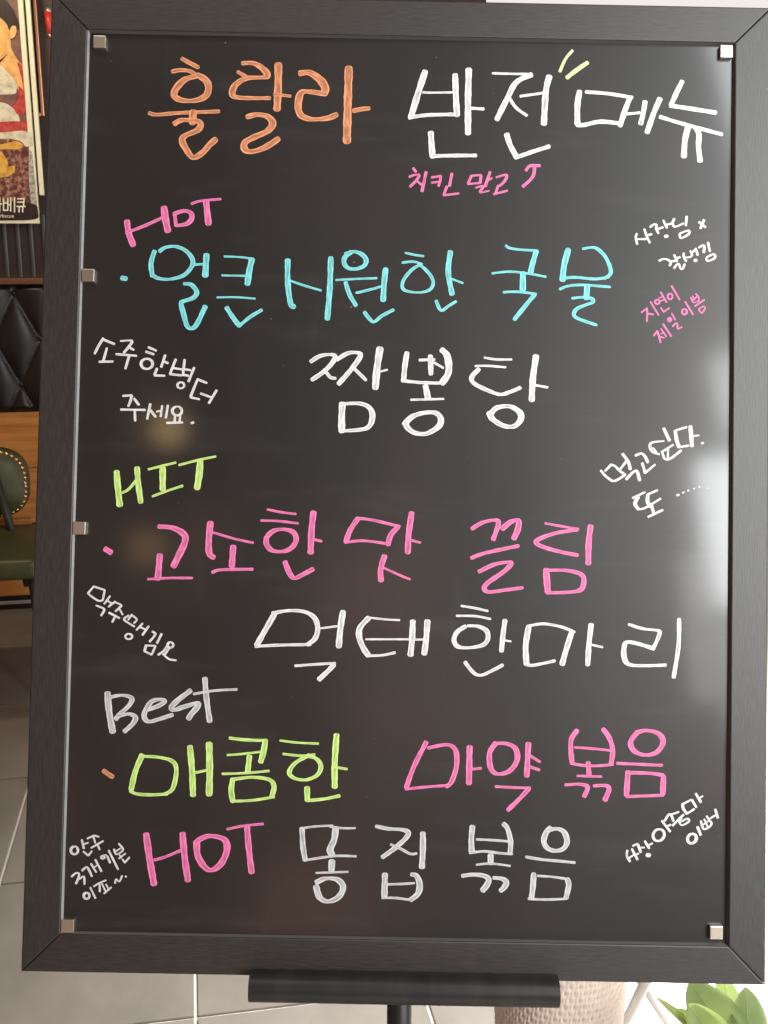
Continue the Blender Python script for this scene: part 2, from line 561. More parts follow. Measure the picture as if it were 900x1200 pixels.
floor = link('floor', box_mesh('floor', -3.2, 2.6, -2.6, WALL_L + 0.3, -0.05, -0.004), M['floor'], None, GM)
floor['kind'] = 'structure'
TW, TL_ = 0.394, 0.464
tx0, tl0 = -0.042, 1.582
tile_meshes = []
for i in range(3):
    me = box_mesh('tile', -TW / 2 + 0.003, TW / 2 - 0.003, -TL_ / 2 + 0.003, TL_ / 2 - 0.003, -0.006, 0, 0.0012, 1)
    me.materials.append(M['tile'][i])
    tile_meshes.append(me)
for a in range(-7, 3):
    for b in range(-3, 6):
        cx, cy = tx0 + (a + 0.5) * TW, tl0 + (b + 0.5) * TL_
        if cy + TL_ / 2 > WALL_L + 0.15 or cx > 0.62:
            continue
        t = link('tile', tile_meshes[random.randrange(3)], None, floor)
        t.matrix_local = Matrix.Translation((cx, cy, 0)) @ Matrix.Rotation(math.pi * random.randrange(2), 4, 'Z')

ter = link('terrace_paving', box_mesh('terrace_paving', 0.36, 7.2, 0.9, 7.3, -0.03, 0.010, 0.004), M['terrace'])
ter['kind'] = 'structure'

bm = bmesh.new()
prev = None
for k in range(13):
    a = R(-8 + 78 * k / 12)
    x, y = 7.0 * math.sin(a), 7.0 * math.cos(a)
    cur = (bm.verts.new((x, y, -0.5)), bm.verts.new((x, y, 5.5)))
    if prev:
        bm.faces.new((prev[0], cur[0], cur[1], prev[1]))
    prev = cur
sky = link('sky', from_bm(bm, 'sky'), sky_m)
sky['kind'] = 'structure'

wall = link('wall', box_mesh('wall', -3.2, 1.05, WALL_L + 0.05, WALL_L + 0.15, 0, 3.2), M['wall'], None, GM)
wall['kind'] = 'structure'
# copper bead that frames a dark wall panel
c1 = wall_pt(53, 137, -0.05)
tb = 0.012
link('copper_bead', box_mesh('copper_bead', c1.x - tb, c1.x, WALL_L + 0.032, WALL_L + 0.05, c1.z, 3.1, 0.003), M['copper'], wall)
link('copper_bead', box_mesh('copper_bead', c1.x - 1.6, c1.x - tb, WALL_L + 0.034, WALL_L + 0.05, c1.z, c1.z + tb, 0.003), M['copper'], wall)
# ribbed metal cladding above the upholstery
zt, zb = wall_pt(20, 262 - 12, 0).z, wall_pt(20, 331, 0).z
rib_p = (wall_pt(36, 300).x - wall_pt(20.5, 300).x)
x_r = wall_pt(36, 300).x
rw = rib_p * 0.36
rib_me = box_mesh('metal_rib', -rw / 2, rw / 2, -0.012, 0.0, 0, zt - zb, 0.005)
rib_me.materials.append(M['slat'])
for k in range(-14, 10):
    r_ = link('metal_rib', rib_me, None, wall)
    r_.matrix_local = Matrix.Translation((x_r + k * rib_p, WALL_L + 0.05, zb))

# ------------------------------------------------------------------ upholstered panel with pine base
bl = wall_pt(20, 482).z
bt = wall_pt(20, 333).z
pin0 = wall_pt(20, 697).z
OX = wall_pt(17, 343).x
OZ = wall_pt(17, 343).z
base = empty('banquette', ZERO, 'black diamond-tufted leather seat back on an orange pine base', 'bench', matrix=GM @ Matrix.Translation((-1.2, WALL_L, 0)))
DX = (wall_pt(48, 397).x - OX)
DZ = OZ - wall_pt(17, 397).z
x0b, x1b = -2.4, OX + 0.75


def tuft_h(x, z):
    u = ((x - OX) / DX + (z - OZ) / DZ) / 2
    v = ((x - OX) / DX - (z - OZ) / DZ) / 2
    return 0.028 * (abs(math.sin(math.pi * u)) ** 0.28) * (abs(math.sin(math.pi * v)) ** 0.28)


bm = bmesh.new()
nx, nz_ = 230, 74
vis0 = OX - 0.75
grid = []
for j in range(nz_ + 1):
    z = bl + (bt - bl) * j / nz_
    row = []
    for i in range(nx + 1):
        x = vis0 + (x1b - vis0) * i / nx
        edge = min(1.0, (bt - z) / 0.02 + 0.25, (z - bl) / 0.02 + 0.1)
        row.append(bm.verts.new((x + 1.2, -0.012 - tuft_h(x, z) * edge, z)))
    grid.append(row)
for j in range(nz_):
    for i in range(nx):
        bm.faces.new((grid[j][i], grid[j][i + 1], grid[j + 1][i + 1], grid[j + 1][i]))
link('tufted_cushion', from_bm(bm, 'tufted_cushion', True), M['leather'], base)
link('cushion_board', box_mesh('cushion_board', vis0 + 1.2, x1b + 1.2, -0.01, 0.05, bl, bt), M['leather'], base)
btn = lathe_mesh('button', [(0.001, 0.008), (0.008, 0.006), (0.011, 0.0), (0.009, -0.006)], 12)
btn.materials.append(M['leather'])
for a in range(-8, 9):
    for b in range(-5, 1):
        if (a + b) % 2:
            continue
        x, z = OX + a * DX, OZ + b * DZ
        if vis0 < x < x1b and bl + 0.03 < z < bt - 0.005:
            o = link('button', btn, None, base)
            o.matrix_local = Matrix.Translation((x + 1.2, -0.016, z)) @ Matrix.Rotation(R(90), 4, 'X')
link('top_rail', box_mesh('top_rail', vis0 + 1.2, x1b + 1.2, -0.045, 0.05, bt, bt + 0.022, 0.006), M['wood_edge'], base)
zk = [pin0, wall_pt(20, 674).z, wall_pt(20, 613).z, wall_pt(20, 548).z, bl]
for k in range(4):
    z0, z1 = zk[k], zk[k + 1]
    if k == 1:
        link('recess_panel', box_mesh('recess_panel', vis0 + 1.2, x1b + 1.2, 0.012, 0.05, z0, z1), M['plinth'], base)
        continue
    link('pine_plank', box_mesh('pine_plank', vis0 + 1.2, x1b + 1.2, -0.014, 0.05, z0 + 0.0012, z1 - 0.0012, 0.002), M['wood'], base)
link('skirting', box_mesh('skirting', vis0 + 1.2, x1b + 1.2, 0.0, 0.05, 0.001, pin0), M['plinth'], base)
zs = wall_pt(20, 705).z
link('kick_strip', box_mesh('kick_strip', vis0 + 1.2, x1b + 1.2, -0.008, 0.0, zs - 0.007, zs + 0.006, 0.002), M['steel'], base)

# ------------------------------------------------------------------ poster
POFF = 0.06
pc = wall_pt(46.5, 262, POFF)                      # lower right corner
ptop = wall_pt(29, -60, POFF).z
pw = 0.62
poster = empty('poster', ZERO, 'framed barbecue poster of a woman above grilled food on the back wall', 'poster',
               matrix=GM @ Matrix.Translation((pc.x, WALL_L - POFF, pc.z)))


def pp(px, py):
    p = wall_pt(px, py, POFF)
    return (p.x - pc.x, p.z - pc.z)


def smooth_loop(pts):
    """cut the corners of an outline twice so that printed shapes read as drawn, not as polygons"""
    for _ in range(2):
        out = []
        for a, b in zip(pts, pts[1:] + pts[:1]):
            out += [(a[0] * 0.87 + b[0] * 0.13, a[1] * 0.87 + b[1] * 0.13), (a[0] * 0.13 + b[0] * 0.87, a[1] * 0.13 + b[1] * 0.87)]
        pts = out
    return pts


def sheet(name, pts, layer, m, parent):
    """a printed patch: outline in photo pixels, one paper layer proud of the last"""
    poly = [pp(*p) for p in smooth_loop(pts)]
    bm = bmesh.new()
    y = -0.0006 * layer - 0.0005
    bm.faces.new([bm.verts.new((x, y, z)) for x, z in poly])
    bmesh.ops.triangulate(bm, faces=bm.faces[:])
    return link(name, from_bm(bm, name), m, parent)


pm = link('print_sheet', box_mesh('print_sheet', -pw + 0.02, -0.012, 0.0, 0.012, 0.014, ptop - pc.z - 0.02), M['poster_back'], poster)
fr = 0.0155
H_ = ptop - pc.z
for nm, a in (('border', (-fr, 0, -0.004, 0.018, 0, H_)), ('border', (-pw, -pw + fr, -0.004, 0.018, 0, H_)),
              ('border', (-pw + fr, -fr, -0.004, 0.018, 0, 0.014)), ('border', (-pw + fr, -fr, -0.004, 0.018, H_ - fr, H_))):
    link(nm, box_mesh(nm, *a, 0.002), M['poster_white'], poster)
# second cream strip: the next sheet of a doubled poster behind the first
link('backing_frame', box_mesh('backing_frame', 0.004, 0.019, 0.016, 0.035, 0.09, H_, 0.002), M['poster_white'], poster)
S = sheet
S('printed_face', [(-40, 8), (-8, 14), (2, 18), (9, 26), (12, 36), (12, 46), (13, 56), (19, 68), (27, 77), (31, 96), (33, 116),
                   (25, 112), (18, 100), (-40, 98)], 1, M['skin'], pm)
S('printed_hair', [(-40, -40), (2, -3), (10, 3), (16, 12), (21, 23), (24, 33), (20, 35), (17, 30), (13, 31), (11, 36), (8, 28), (0, 20), (-40, 14)], 5, M['hair'], pm)
S('printed_ear', [(12, 34), (15, 30), (19, 31), (20, 37), (17, 44), (12, 46)], 6, M['cheek'], pm)
S('printed_dress', [(-40, 80), (2, 76), (8, 84), (16, 92), (20, 100), (19, 111), (-40, 111)], 3, M['dress'], pm)
S('printed_chin_shadow', [(-40, 74), (0, 71), (10, 62), (5, 68), (0, 74), (-40, 78)], 3, M['hair'], pm)
S('printed_arm_shadow', [(20, 72), (27, 78), (31, 96), (33, 116), (29, 112), (26, 94)], 3, M['red_print'], pm)
S('printed_cheek', [(-40, 30), (2, 28), (9, 36), (8, 56), (2, 66), (-40, 70)], 3, M['cheek'], pm)
S('printed_flower', [(22, 100), (27, 106), (34, 112), (34, 124), (26, 136), (20, 134), (14, 124), (22, 116)], 4, M['red_print'], pm)
S('printed_cloth', [(-40, 118), (6, 120), (20, 130), (24, 142), (16, 150), (-40, 154)], 3, M['dress'], pm)
S('printed_band', [(-40, 146), (16, 142), (37, 143), (38, 155), (-40, 160)], 5, M['red_print'], pm)
S('printed_plate', [(-40, 158), (8, 155), (26, 153), (38, 156), (39, 172), (30, 172), (10, 164), (-40, 168)], 6, M['dress'], pm)
S('printed_meat', [(-40, 168), (10, 162), (26, 166), (34, 178), (35, 200), (34, 215), (37, 232), (30, 237), (-40, 236)], 7, M['meat'], pm)
S('printed_potato', [(-40, 171), (4, 169), (20, 165), (28, 170), (24, 175), (8, 175), (-40, 177)], 8, M['yellow_print'], pm)
S('printed_potato', [(-40, 178), (2, 177), (9, 188), (10, 196), (-40, 198)], 8, M['yellow_print'], pm)
S('printed_potato', [(-40, 199), (6, 196), (18, 194), (18, 202), (8, 208), (-40, 209)], 9, M['yellow_print'], pm)
S('printed_grill', [(34, 176), (38, 178), (42, 222), (44, 240), (37, 242), (34, 214)], 8, M['grey_print'], pm)
S('printed_caption_band', [(-40, 236), (30, 237), (44, 240), (46, 258), (-40, 259)], 9, M['hair'], pm)


def bar(x0, y0, x1, y1, w=1.6, layer=11, name='printed_letter'):
    d = Vector((x1 - x0, y1 - y0)).normalized()
    n = Vector((-d.y, d.x)) * w / 2
    return [(x0 + n.x, y0 + n.y), (x1 + n.x, y1 + n.y), (x1 - n.x, y1 - n.y), (x0 - n.x, y0 - n.y)]


def letters(groups, name, m, parent, layer):
    for grp in groups:
        bm = bmesh.new()
        for q, b in enumerate(grp):
            vs_ = []
            for p in bar(*b):
                x, z = pp(*p)
                vs_.append(bm.verts.new((x, -0.0006 * layer - 0.0002 * q, z)))
            bm.faces.new(vs_)
        link(name, from_bm(bm, name), m, parent)


letters([[(-12, 232, -12, 247), (-6, 232, -6, 247), (-12, 239, -6, 239), (-12, 247, -6, 247), (0, 231, 0, 249), (0, 239, 3, 239)],
         [(4.6, 232, 4.6, 247), (9.6, 232, 9.6, 247), (4.6, 238, 9.6, 238), (4.6, 246.5, 9.6, 246.5), (9.6, 240, 13, 240), (13, 231, 13, 248), (17.5, 231, 17.5, 249)],
         [(20.5, 233, 29, 233), (28.6, 233, 28, 241), (20.5, 237, 28.5, 237), (19.8, 242, 30.5, 242), (23, 242, 22.6, 249), (27, 242, 27, 249)]],
        'printed_letter', M['letter'], pm, 12)
cu = bpy.data.curves.new('printed_caption', 'FONT')
cu.body = 'barbecue'
cu.size = 0.016
cu.align_x = 'RIGHT'
cap = bpy.data.objects.new('printed_caption', cu)
COL.objects.link(cap)
bpy.context.view_layer.update()
cap_me = bpy.data.meshes.new_from_object(cap.evaluated_get(bpy.context.evaluated_depsgraph_get()))
bpy.data.objects.remove(cap)
cx_, cz_ = pp(17, 255)
o = link('printed_caption', cap_me, None, pm)
cap_me.materials.clear()
cap_me.materials.append(M['letter'])
o.matrix_local = Matrix.Translation((cx_, -0.008, cz_)) @ Matrix.Rotation(R(90), 4, 'X')

# red ornament hanging on the dark wall
ra, rb = wall_pt(55.5, 8, 0.0), wall_pt(58, 43, 0.0)
orn = empty('red_ornament', ZERO, 'small red hanging ornament with pale ends on dark wall beside the poster', 'ornament',
            matrix=GM @ Matrix.Translation((rb.x, WALL_L + 0.02, rb.z)))
hl = ra.z - rb.z
ox = ra.x - rb.x
link('body', tube_mesh('body', [(ox * 0.15, 0, hl * 0.12), (ox * 0.4, 0, hl * 0.5), (ox * 0.8, 0, hl * 0.86)], [0.009, 0.0125, 0.0135]), M['red'], orn)
link('tip', tube_mesh('tip', [(0, 0, 0), (ox * 0.15, 0, hl * 0.12)], [0.003, 0.0085]), M['steel'], orn)
link('cap', tube_mesh('cap', [(ox * 0.8, 0, hl * 0.86), (ox, 0, hl)], [0.0128, 0.007]), M['steel'], orn)

# ------------------------------------------------------------------ green chair with nail-head trim
COFF = 0.55
cc = wall_pt(-22, 566, COFF)
chair = empty('chair', ZERO, 'olive green leather chair with brass nail-head trim before the pine base', 'chair',
              matrix=GM @ Matrix.Translation((cc.x, WALL_L - COFF, 0)))
hw = wall_pt(34.5, 566, COFF).x - cc.x
hh = cc.z - wall_pt(-22, 607, COFF).z


def sup(t, a, b, n=2.9):
    c, s = math.cos(t), math.sin(t)
    return a * math.copysign(abs(c) ** (2 / n), c), b * math.copysign(abs(s) ** (2 / n), s)


bm = bmesh.new()
rings = []
NS = 56
for k, (sc, dy) in enumerate([(1.0, 0.02), (1.0, -0.012), (0.975, -0.022), (0.93, -0.024), (0.9, -0.028), (0.7, -0.042), (0.4, -0.05), (0.1, -0.053)]):
    rings.append([bm.verts.new((sup(2 * math.pi * i / NS, hw * sc, hh * sc)[0], dy, cc.z + sup(2 * math.pi * i / NS, hw * sc, hh * sc)[1])) for i in range(NS)])
for a, b in zip(rings, rings[1:]):
    for i in range(NS):
        bm.faces.new((a[i], a[(i + 1) % NS], b[(i + 1) % NS], b[i]))
bm.faces.new(rings[-1])
bm.faces.new(rings[0][::-1])
back = link('back_cushion', from_bm(bm, 'back_cushion', True), M['green'], chair)
nail = lathe_mesh('nail', [(0.0005, 0.0052), (0.003, 0.0045), (0.0055, 0.0015), (0.0058, 0.0)], 10)
nail.materials.append(M['brass'])
# even spacing by arc length
arc = [sup(2 * math.pi * i / 720, hw * 0.935, hh * 0.935) for i in range(721)]
acc, nxt = 0.0, 0.0
for i in range(720):
    d = math.dist(arc[i], arc[i + 1])
    if acc >= nxt:
        o = link('nail', nail, None, back)
        o.matrix_local = Matrix.Translation((arc[i][0], -0.0235, cc.z + arc[i][1])) @ Matrix.Rotation(R(90), 4, 'X')
        nxt += 0.0155
    acc += d
rz = wall_pt(20, 611, COFF).z
link('back_rail', box_mesh('back_rail', -hw * 0.95, hw * 0.98, 0.0, 0.03, rz - 0.012, rz + 0.006, 0.004), M['wood'], chair)
st, sb_ = wall_pt(10, 658, COFF + 0.40).z, wall_pt(10, 682, COFF + 0.40).z
link('seat', box_mesh('seat', -hw, wall_pt(44, 665, COFF + 0.4).x - cc.x, -0.40, 0.02, sb_, st, 0.022, 4, True), M['green'], chair)
d0, d1 = wall_pt(-4, 556, COFF + 0.04), wall_pt(34, 684, COFF + 0.04)
link('arm_brace', tube_mesh('arm_brace', [(d0.x - cc.x, -0.06, d0.z), (d1.x - cc.x, -0.06, d1.z)], 0.012), M['chair_metal'], chair)
for lx in (-hw * 0.95, hw * 1.3):
    for ly in (-0.36, 0.0):
        link('leg', tube_mesh('leg', [(lx, ly, sb_ + 0.01), (lx * 1.12, ly, 0.001)], [0.013, 0.010]), M['chair_metal'], chair)

# ------------------------------------------------------------------ the menu board
board = empty('menu_board', ZERO, 'black framed menu board with colourful Korean marker handwriting on a stand', 'menu board', matrix=BM)
OW, OH = 0.3000, 0.4016
c_in = [on_board(*p) for p in ((104.5, 37.5), (863.3, 46.7), (852, 1106), (68.3, 1097.8))]
IX0, IX1 = (c_in[0].x + c_in[3].x) / 2, (c_in[1].x + c_in[2].x) / 2
IY1, IY0 = (c_in[0].y + c_in[1].y) / 2, (c_in[2].y + c_in[3].y) / 2
ZP = -0.0048                                          # face of the panel, behind the face of the frame
gp = 0.00025


def rail(name, poly, m):
    return link(name, prism_mesh(name, poly, -0.020, 0.0, 0.0012), m, board)


rail('side_rail', [(-OW, -OH + gp), (IX0, IY0 + gp), (IX0, IY1 - gp), (-OW, OH - gp)], M['rail_v'])
rail('side_rail', [(IX1, IY0 + gp), (OW, -OH + gp), (OW, OH - gp), (IX1, IY1 - gp)], M['rail_v'])
rail('cross_rail', [(-OW, -OH), (OW, -OH), (IX1, IY0), (IX0, IY0)], M['rail_h'])
rail('cross_rail', [(IX0, IY1), (IX1, IY1), (OW, OH), (-OW, OH)], M['rail_h'])
lw = 0.0009


def lip(name, poly, m='lip_shaded'):
    """thin sloped edging between frame and panel: outer edge level with the frame, inner edge down on the panel"""
    bm = bmesh.new()
    (o0, i0, i1, o1) = poly
    v = [bm.verts.new((*o0, -0.0008)), bm.verts.new((*i0, ZP - 0.0003)), bm.verts.new((*i1, ZP - 0.0003)), bm.verts.new((*o1, -0.0008)),
         bm.verts.new((*o0, ZP - 0.004)), bm.verts.new((*i0, ZP - 0.004)), bm.verts.new((*i1, ZP - 0.004)), bm.verts.new((*o1, ZP - 0.004))]
    for q in ((0, 1, 2, 3), (4, 7, 6, 5), (1, 5, 6, 2), (0, 4, 5, 1), (3, 2, 6, 7), (0, 3, 7, 4)):
        bm.faces.new([v[k] for k in q])
    return link(name, from_bm(bm, name), M[m], board)


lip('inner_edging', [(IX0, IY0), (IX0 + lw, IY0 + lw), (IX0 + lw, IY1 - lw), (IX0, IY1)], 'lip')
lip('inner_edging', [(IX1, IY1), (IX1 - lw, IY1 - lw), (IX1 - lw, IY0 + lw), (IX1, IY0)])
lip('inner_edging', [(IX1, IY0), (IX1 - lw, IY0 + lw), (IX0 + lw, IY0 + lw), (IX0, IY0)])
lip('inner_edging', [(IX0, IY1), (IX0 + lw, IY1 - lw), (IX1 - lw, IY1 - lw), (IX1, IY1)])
panel = link('panel', box_mesh('panel', IX0 + lw + 0.00005, IX1 - lw - 0.00005, IY0 + lw + 0.00005, IY1 - lw - 0.00005, ZP - 0.005, ZP), M['panel'], board)
link('back_board', box_mesh('back_board', -OW + 0.004, OW - 0.004, -OH + 0.004, OH - 0.004, -0.024, -0.0202), M['black_plastic'], board)
for px, py in ((116.5, 49), (103.2, 322.5), (92.8, 618.8), (79.3, 1085), (851.3, 60), (839.5, 1093)):
    c = on_board(px, py, ZP + 0.004)
    s = 0.0052
    link('clip', box_mesh('clip', c.x - s, c.x + s, c.y - s, c.y + s, ZP + 0.0002, ZP + 0.0045, 0.0006), M['clip'], board)

# pen tray below the frame
ta, tb_ = on_board(292, 1160, 0.012), on_board(655, 1162, 0.012)
ty1, ty0 = on_board(470, 1145, 0.014).y, on_board(470, 1180, 0.014).y
prof = []
th_ = ty1 - ty0
for k in range(13):
    a = R(-100 + 190 * k / 12)
    prof.append((0.008 + 0.0125 * math.cos(a), ty0 + th_ * 0.5 + th_ * 0.5 * math.sin(a)))
prof = [(-0.02, ty0 + 0.002)] + [(0.0, ty0)] + prof[1:] + [(0.001, ty1 - 0.001), (0.001, -OH - 0.001), (-0.02, -OH - 0.001)]
bm = bmesh.new()
ca = [bm.verts.new((ta.x, y, z)) for z, y in prof]
cb = [bm.verts.new((tb_.x, y, z)) for z, y in prof]
for i in range(len(prof)):
    j = (i + 1) % len(prof)
    bm.faces.new((ca[i], ca[j], cb[j], cb[i]))
bm.faces.new(ca[::-1])
bm.faces.new(cb)
tray = link('pen_tray', from_bm(bm, 'pen_tray'), M['black_plastic'], board)
for f in tray.data.polygons:
    f.use_smooth = len(f.vertices) == 4
tray.data.set_sharp_from_angle(angle=R(35))
# pole and foot (in world coordinates, below the board)
pt = at_depth(466, 1190, 0.86)
ploc = BMI @ Vector((pt.x, pt.y + 0.02, pt.z))
top = BM @ Vector((ploc.x, -0.30, -0.034))
foot = Vector((top.x, top.y - 0.01, 0.012))
link('pole', tube_mesh('pole', [BMI @ top, BMI @ (top + (foot - top) * 0.5), BMI @ foot], 0.0108, 20), M['black_metal'], board)
link('bracket', box_mesh('bracket', ploc.x - 0.03, ploc.x + 0.03, -0.34, -0.27, -0.05, -0.0242, 0.003), M['black_metal'], board)
bm = bmesh.new()
bmesh.ops.create_cone(bm, cap_ends=True, segments=48, radius1=0.17, radius2=0.16, depth=0.012)
ft = link('foot', from_bm(bm, 'foot'), M['black_metal'], board)
ft.matrix_local = BMI @ Matrix.Translation(foot - Vector((0, 0, 0.005)))

# ------------------------------------------------------------------ handwriting
def catmull(pts, step):
    if len(pts) == 2:
        n = max(2, int(math.dist(*pts) / step))
        return [tuple(pts[0][k] + (pts[1][k] - pts[0][k]) * i / n for k in (0, 1)) for i in range(n + 1)]
    out = []
    for i in range(len(pts) - 1):
        p0, p1, p2, p3 = pts[max(i - 1, 0)], pts[i], pts[i + 1], pts[min(i + 2, len(pts) - 1)]
        n = max(2, int(math.dist(p1, p2) / step))
        for q in range(n):
            t = q / n
            out.append(tuple(0.5 * (2 * p1[k] + (p2[k] - p0[k]) * t + (2 * p0[k] - 5 * p1[k] + 4 * p2[k] - p3[k]) * t * t
                                    + (-p0[k] + 3 * p1[k] - 3 * p2[k] + p3[k]) * t ** 3) for k in (0, 1)))
    out.append(tuple(pts[-1]))
    return out


def turning(pts):
    tot = 0
    for a, b, c in zip(pts, pts[1:], pts[2:]):
        a1 = math.atan2(b[1] - a[1], b[0] - a[0])
        a2 = math.atan2(c[1] - b[1], c[0] - b[0])
        tot += abs((a2 - a1 + math.pi) % (2 * math.pi) - math.pi)
    return tot


INK_N = 0


def write(label, ink, origin, scale, w_def, strokes, nib=0.55):
    """strokes: lists of (x, y) in an enlargement of the photograph (origin, scale); an int in front is the pen width"""
    global INK_N
    verts, faces, uvs = [], [], []
    lift = 0.00007
    for s in strokes:
        w = w_def
        if not isinstance(s[0], tuple):
            w, s = s[0], s[1:]
        pts = [(origin[0] + x / scale, origin[1] + y / scale) for x, y in s]
        if len(pts) == 1:
            pts = [pts[0], (pts[0][0] + 0.6, pts[0][1] + 0.15)]
        wp = w / scale * (0.90 if w / scale > 5 else 0.84)
        curved = turning(pts) > 0.9
        path = catmull(pts, 0.9)
        n = len(path)
        seed = random.random() * 100
        L, Rr, prev_n = [], [], None
        half = []
        for i in range(n):
            a, b = path[max(i - 2, 0)], path[min(i + 2, n - 1)]
            dx, dy = b[0] - a[0], b[1] - a[1]
            ln = math.hypot(dx, dy) or 1e-6
            dx, dy = dx / ln, dy / ln
            ww = wp
            if curved:
                ww = wp * 1.12 * (nib + (1 - nib) * abs(dy) ** 0.8)
            else:
                ww = wp * (0.84 + 0.16 * abs(dy))
            ww *= 1 + 0.06 * math.sin(seed + i * 0.23) + 0.05 * math.sin(seed * 2 + i * 0.61) + 0.04 * math.sin(seed * 3 + i * 1.7)
            half.append((dx, dy, max(ww, 1.0) / 2))
        # soften the change of width
        hs = [sum(half[max(0, min(n - 1, i + k))][2] for k in (-2, -1, 0, 1, 2)) / 5 for i in range(n)]
        rows = []
        d0x, d0y = half[0][0], half[0][1]
        d1x, d1y = half[-1][0], half[-1][1]
        for ext, fr_ in ((0.62, 0.38), (0.45, 0.72), (0.2, 0.93)):
            rows.append(((path[0][0] - d0x * ext * hs[0], path[0][1] - d0y * ext * hs[0]), d0x, d0y, hs[0] * fr_))
        for i in range(n):
            rows.append((path[i], half[i][0], half[i][1], hs[i]))
        for ext, fr_ in ((0.2, 0.93), (0.45, 0.7), (0.66, 0.34)):
            rows.append(((path[-1][0] + d1x * ext * hs[-1], path[-1][1] + d1y * ext * hs[-1]), d1x, d1y, hs[-1] * fr_))
        base_i = len(verts)
        vlen = random.random() * 50
        u0 = random.randrange(40)
        for k, (p, dx, dy, hwid) in enumerate(rows):
            if k:
                vlen += math.dist(p, rows[k - 1][0]) / 8.0
            z = ZP + lift + 0.000009 * k / len(rows)
            for side, q in ((-1, 0.0), (-0.45, 0.3), (0.45, 0.7), (1, 1.0)):
                c = on_board(p[0] - dy * hwid * side, p[1] + dx * hwid * side, ZP)
                verts.append((c.x, c.y, z + (0.000008 if abs(side) < 1 else 0)))
                uvs.append((u0 + q, vlen))
        for k in range(len(rows) - 1):
            for q in range(3):
                a = base_i + k * 4 + q
                faces.append((a, a + 4, a + 5, a + 1))
        lift += 0.000014
    me = bpy.data.meshes.new('handwriting')
    me.from_pydata(verts, [], faces)
    uvl = me.uv_layers.new(name='UVMap')
    for lp in me.loops:
        uvl.data[lp.index].uv = uvs[lp.vertex_index]
    me.update()
    bmx = bmesh.new()
    bmx.from_mesh(me)
    for f in bmx.faces:
        if f.normal.z < 0:
            f.normal_flip()
        f.smooth = True
    bmx.to_mesh(me)
    bmx.free()
    o = link('handwriting', me, M[ink], panel)
    o['label'] = label
    INK_N += 1
    return o


def ell(cx, cy, rx, ry, w=None, rot=0.0, start=-1.9):
    pts = []
    for k in range(11):
        a = start - k * 2 * math.pi / 10
        x, y = rx * math.cos(a), ry * math.sin(a)
        pts.append((cx + x * math.cos(rot) - y * math.sin(rot), cy + x * math.sin(rot) + y * math.cos(rot)))
    return ([w] if w else []) + pts


# title line
write('orange first word of the heading at top left', 'orange', (160, 50), 3.1034, 26, [
    [18, (165, 58), (190, 72), (225, 90)], [18, (130, 105), (160, 100), (195, 104), (222, 122)],
    [26, (215, 122), (175, 135), (143, 168), (138, 195), (168, 210), (215, 210), (253, 192), (262, 160), (250, 135), (222, 118)],
    [17, (46, 256), (75, 262), (150, 256), (300, 250)], [30, (206, 252), (203, 292)],
    [24, (138, 295), (165, 282), (215, 284), (233, 296), (222, 318), (178, 338), (166, 356), (182, 390), (207, 418), (240, 400), (265, 372), (288, 352)],
    [24, (385, 75), (428, 76), (465, 100), (476, 122), (450, 127), (400, 130), (362, 152), (348, 184), (372, 200), (485, 202)],
    [16, (368, 106), (398, 124)], [30, (516, 80), (515, 160), (511, 242)], [15, (500, 188), (560, 195)],
    [26, (402, 270), (440, 262), (478, 270), (495, 295), (476, 322), (432, 342), (396, 362), (392, 385), (412, 397), (452, 388), (490, 368), (516, 350)],
    [30, (594, 112), (630, 110), (668, 136), (686, 165), (682, 186)], [26, (686, 188), (640, 180), (600, 182), (588, 225), (596, 262), (632, 278), (690, 276), (728, 262)],
    [32, (772, 92), (768, 230), (765, 360)], [20, (788, 248), (820, 242), (846, 239)]])
write('white second word of the heading', 'white', (460, 50), 4.5, 34, [
    [36, (172, 152), (140, 250), (97, 392)], [24, (88, 396), (115, 390), (200, 381), (345, 378)], [34, (330, 170), (335, 300), (340, 382)], [15, (160, 262), (200, 264), (330, 262)],
    [36, (402, 143), (398, 300), (398, 478)], [22, (412, 346), (480, 350)], [34, (202, 475), (206, 540), (211, 602)], [24, (208, 599), (300, 596), (440, 595)],
    [17, (527, 162), (640, 165), (735, 166)], [32, (732, 170), (682, 190), (642, 222), (606, 292), (550, 405)], [20, (612, 285), (650, 342), (708, 385)],
    [19, (674, 283), (730, 275), (800, 265)], [35, (826, 180), (808, 260), (798, 428)], [32, (602, 485), (622, 545), (655, 605)], [26, (652, 606), (740, 575), (826, 548)]])
write('small pink note with a curled arrow under the heading', 'pink', (470, 190), 5.294, 19, [
    [(75, 38), (92, 60)], [(50, 92), (82, 80), (112, 80), (96, 112), (56, 152)], [17, (92, 112), (126, 140)], [22, (155, 62), (130, 180)], [(190, 95), (246, 86)], [(246, 88), (242, 116), (232, 148)], [17, (190, 128), (238, 122)], [21, (315, 72), (300, 148)], [20, (284, 152), (264, 204)], [18, (262, 206), (358, 195)],
    [20, (436, 86), (416, 132)], [17, (414, 136), (490, 130)], [20, (496, 86), (490, 130)], [17, (436, 86), (496, 80)], [22, (552, 62), (522, 150)], [15, (542, 112), (564, 100)], [17, (462, 160), (510, 150), (490, 188), (546, 178)],
    [19, (590, 95), (652, 80), (644, 116), (612, 148)], [19, (602, 146), (586, 194)], [18, (574, 200), (658, 178)], [24, (775, 52), (800, 24), (860, 23)], [24, (828, 30), (816, 92), (756, 152)]])
write('two cream ticks above the heading', 'cream', (640, 50), 4.0909, 20, [[17, (126, 38), (92, 80), (66, 138)], [24, (198, 96), (140, 136), (100, 168)]])
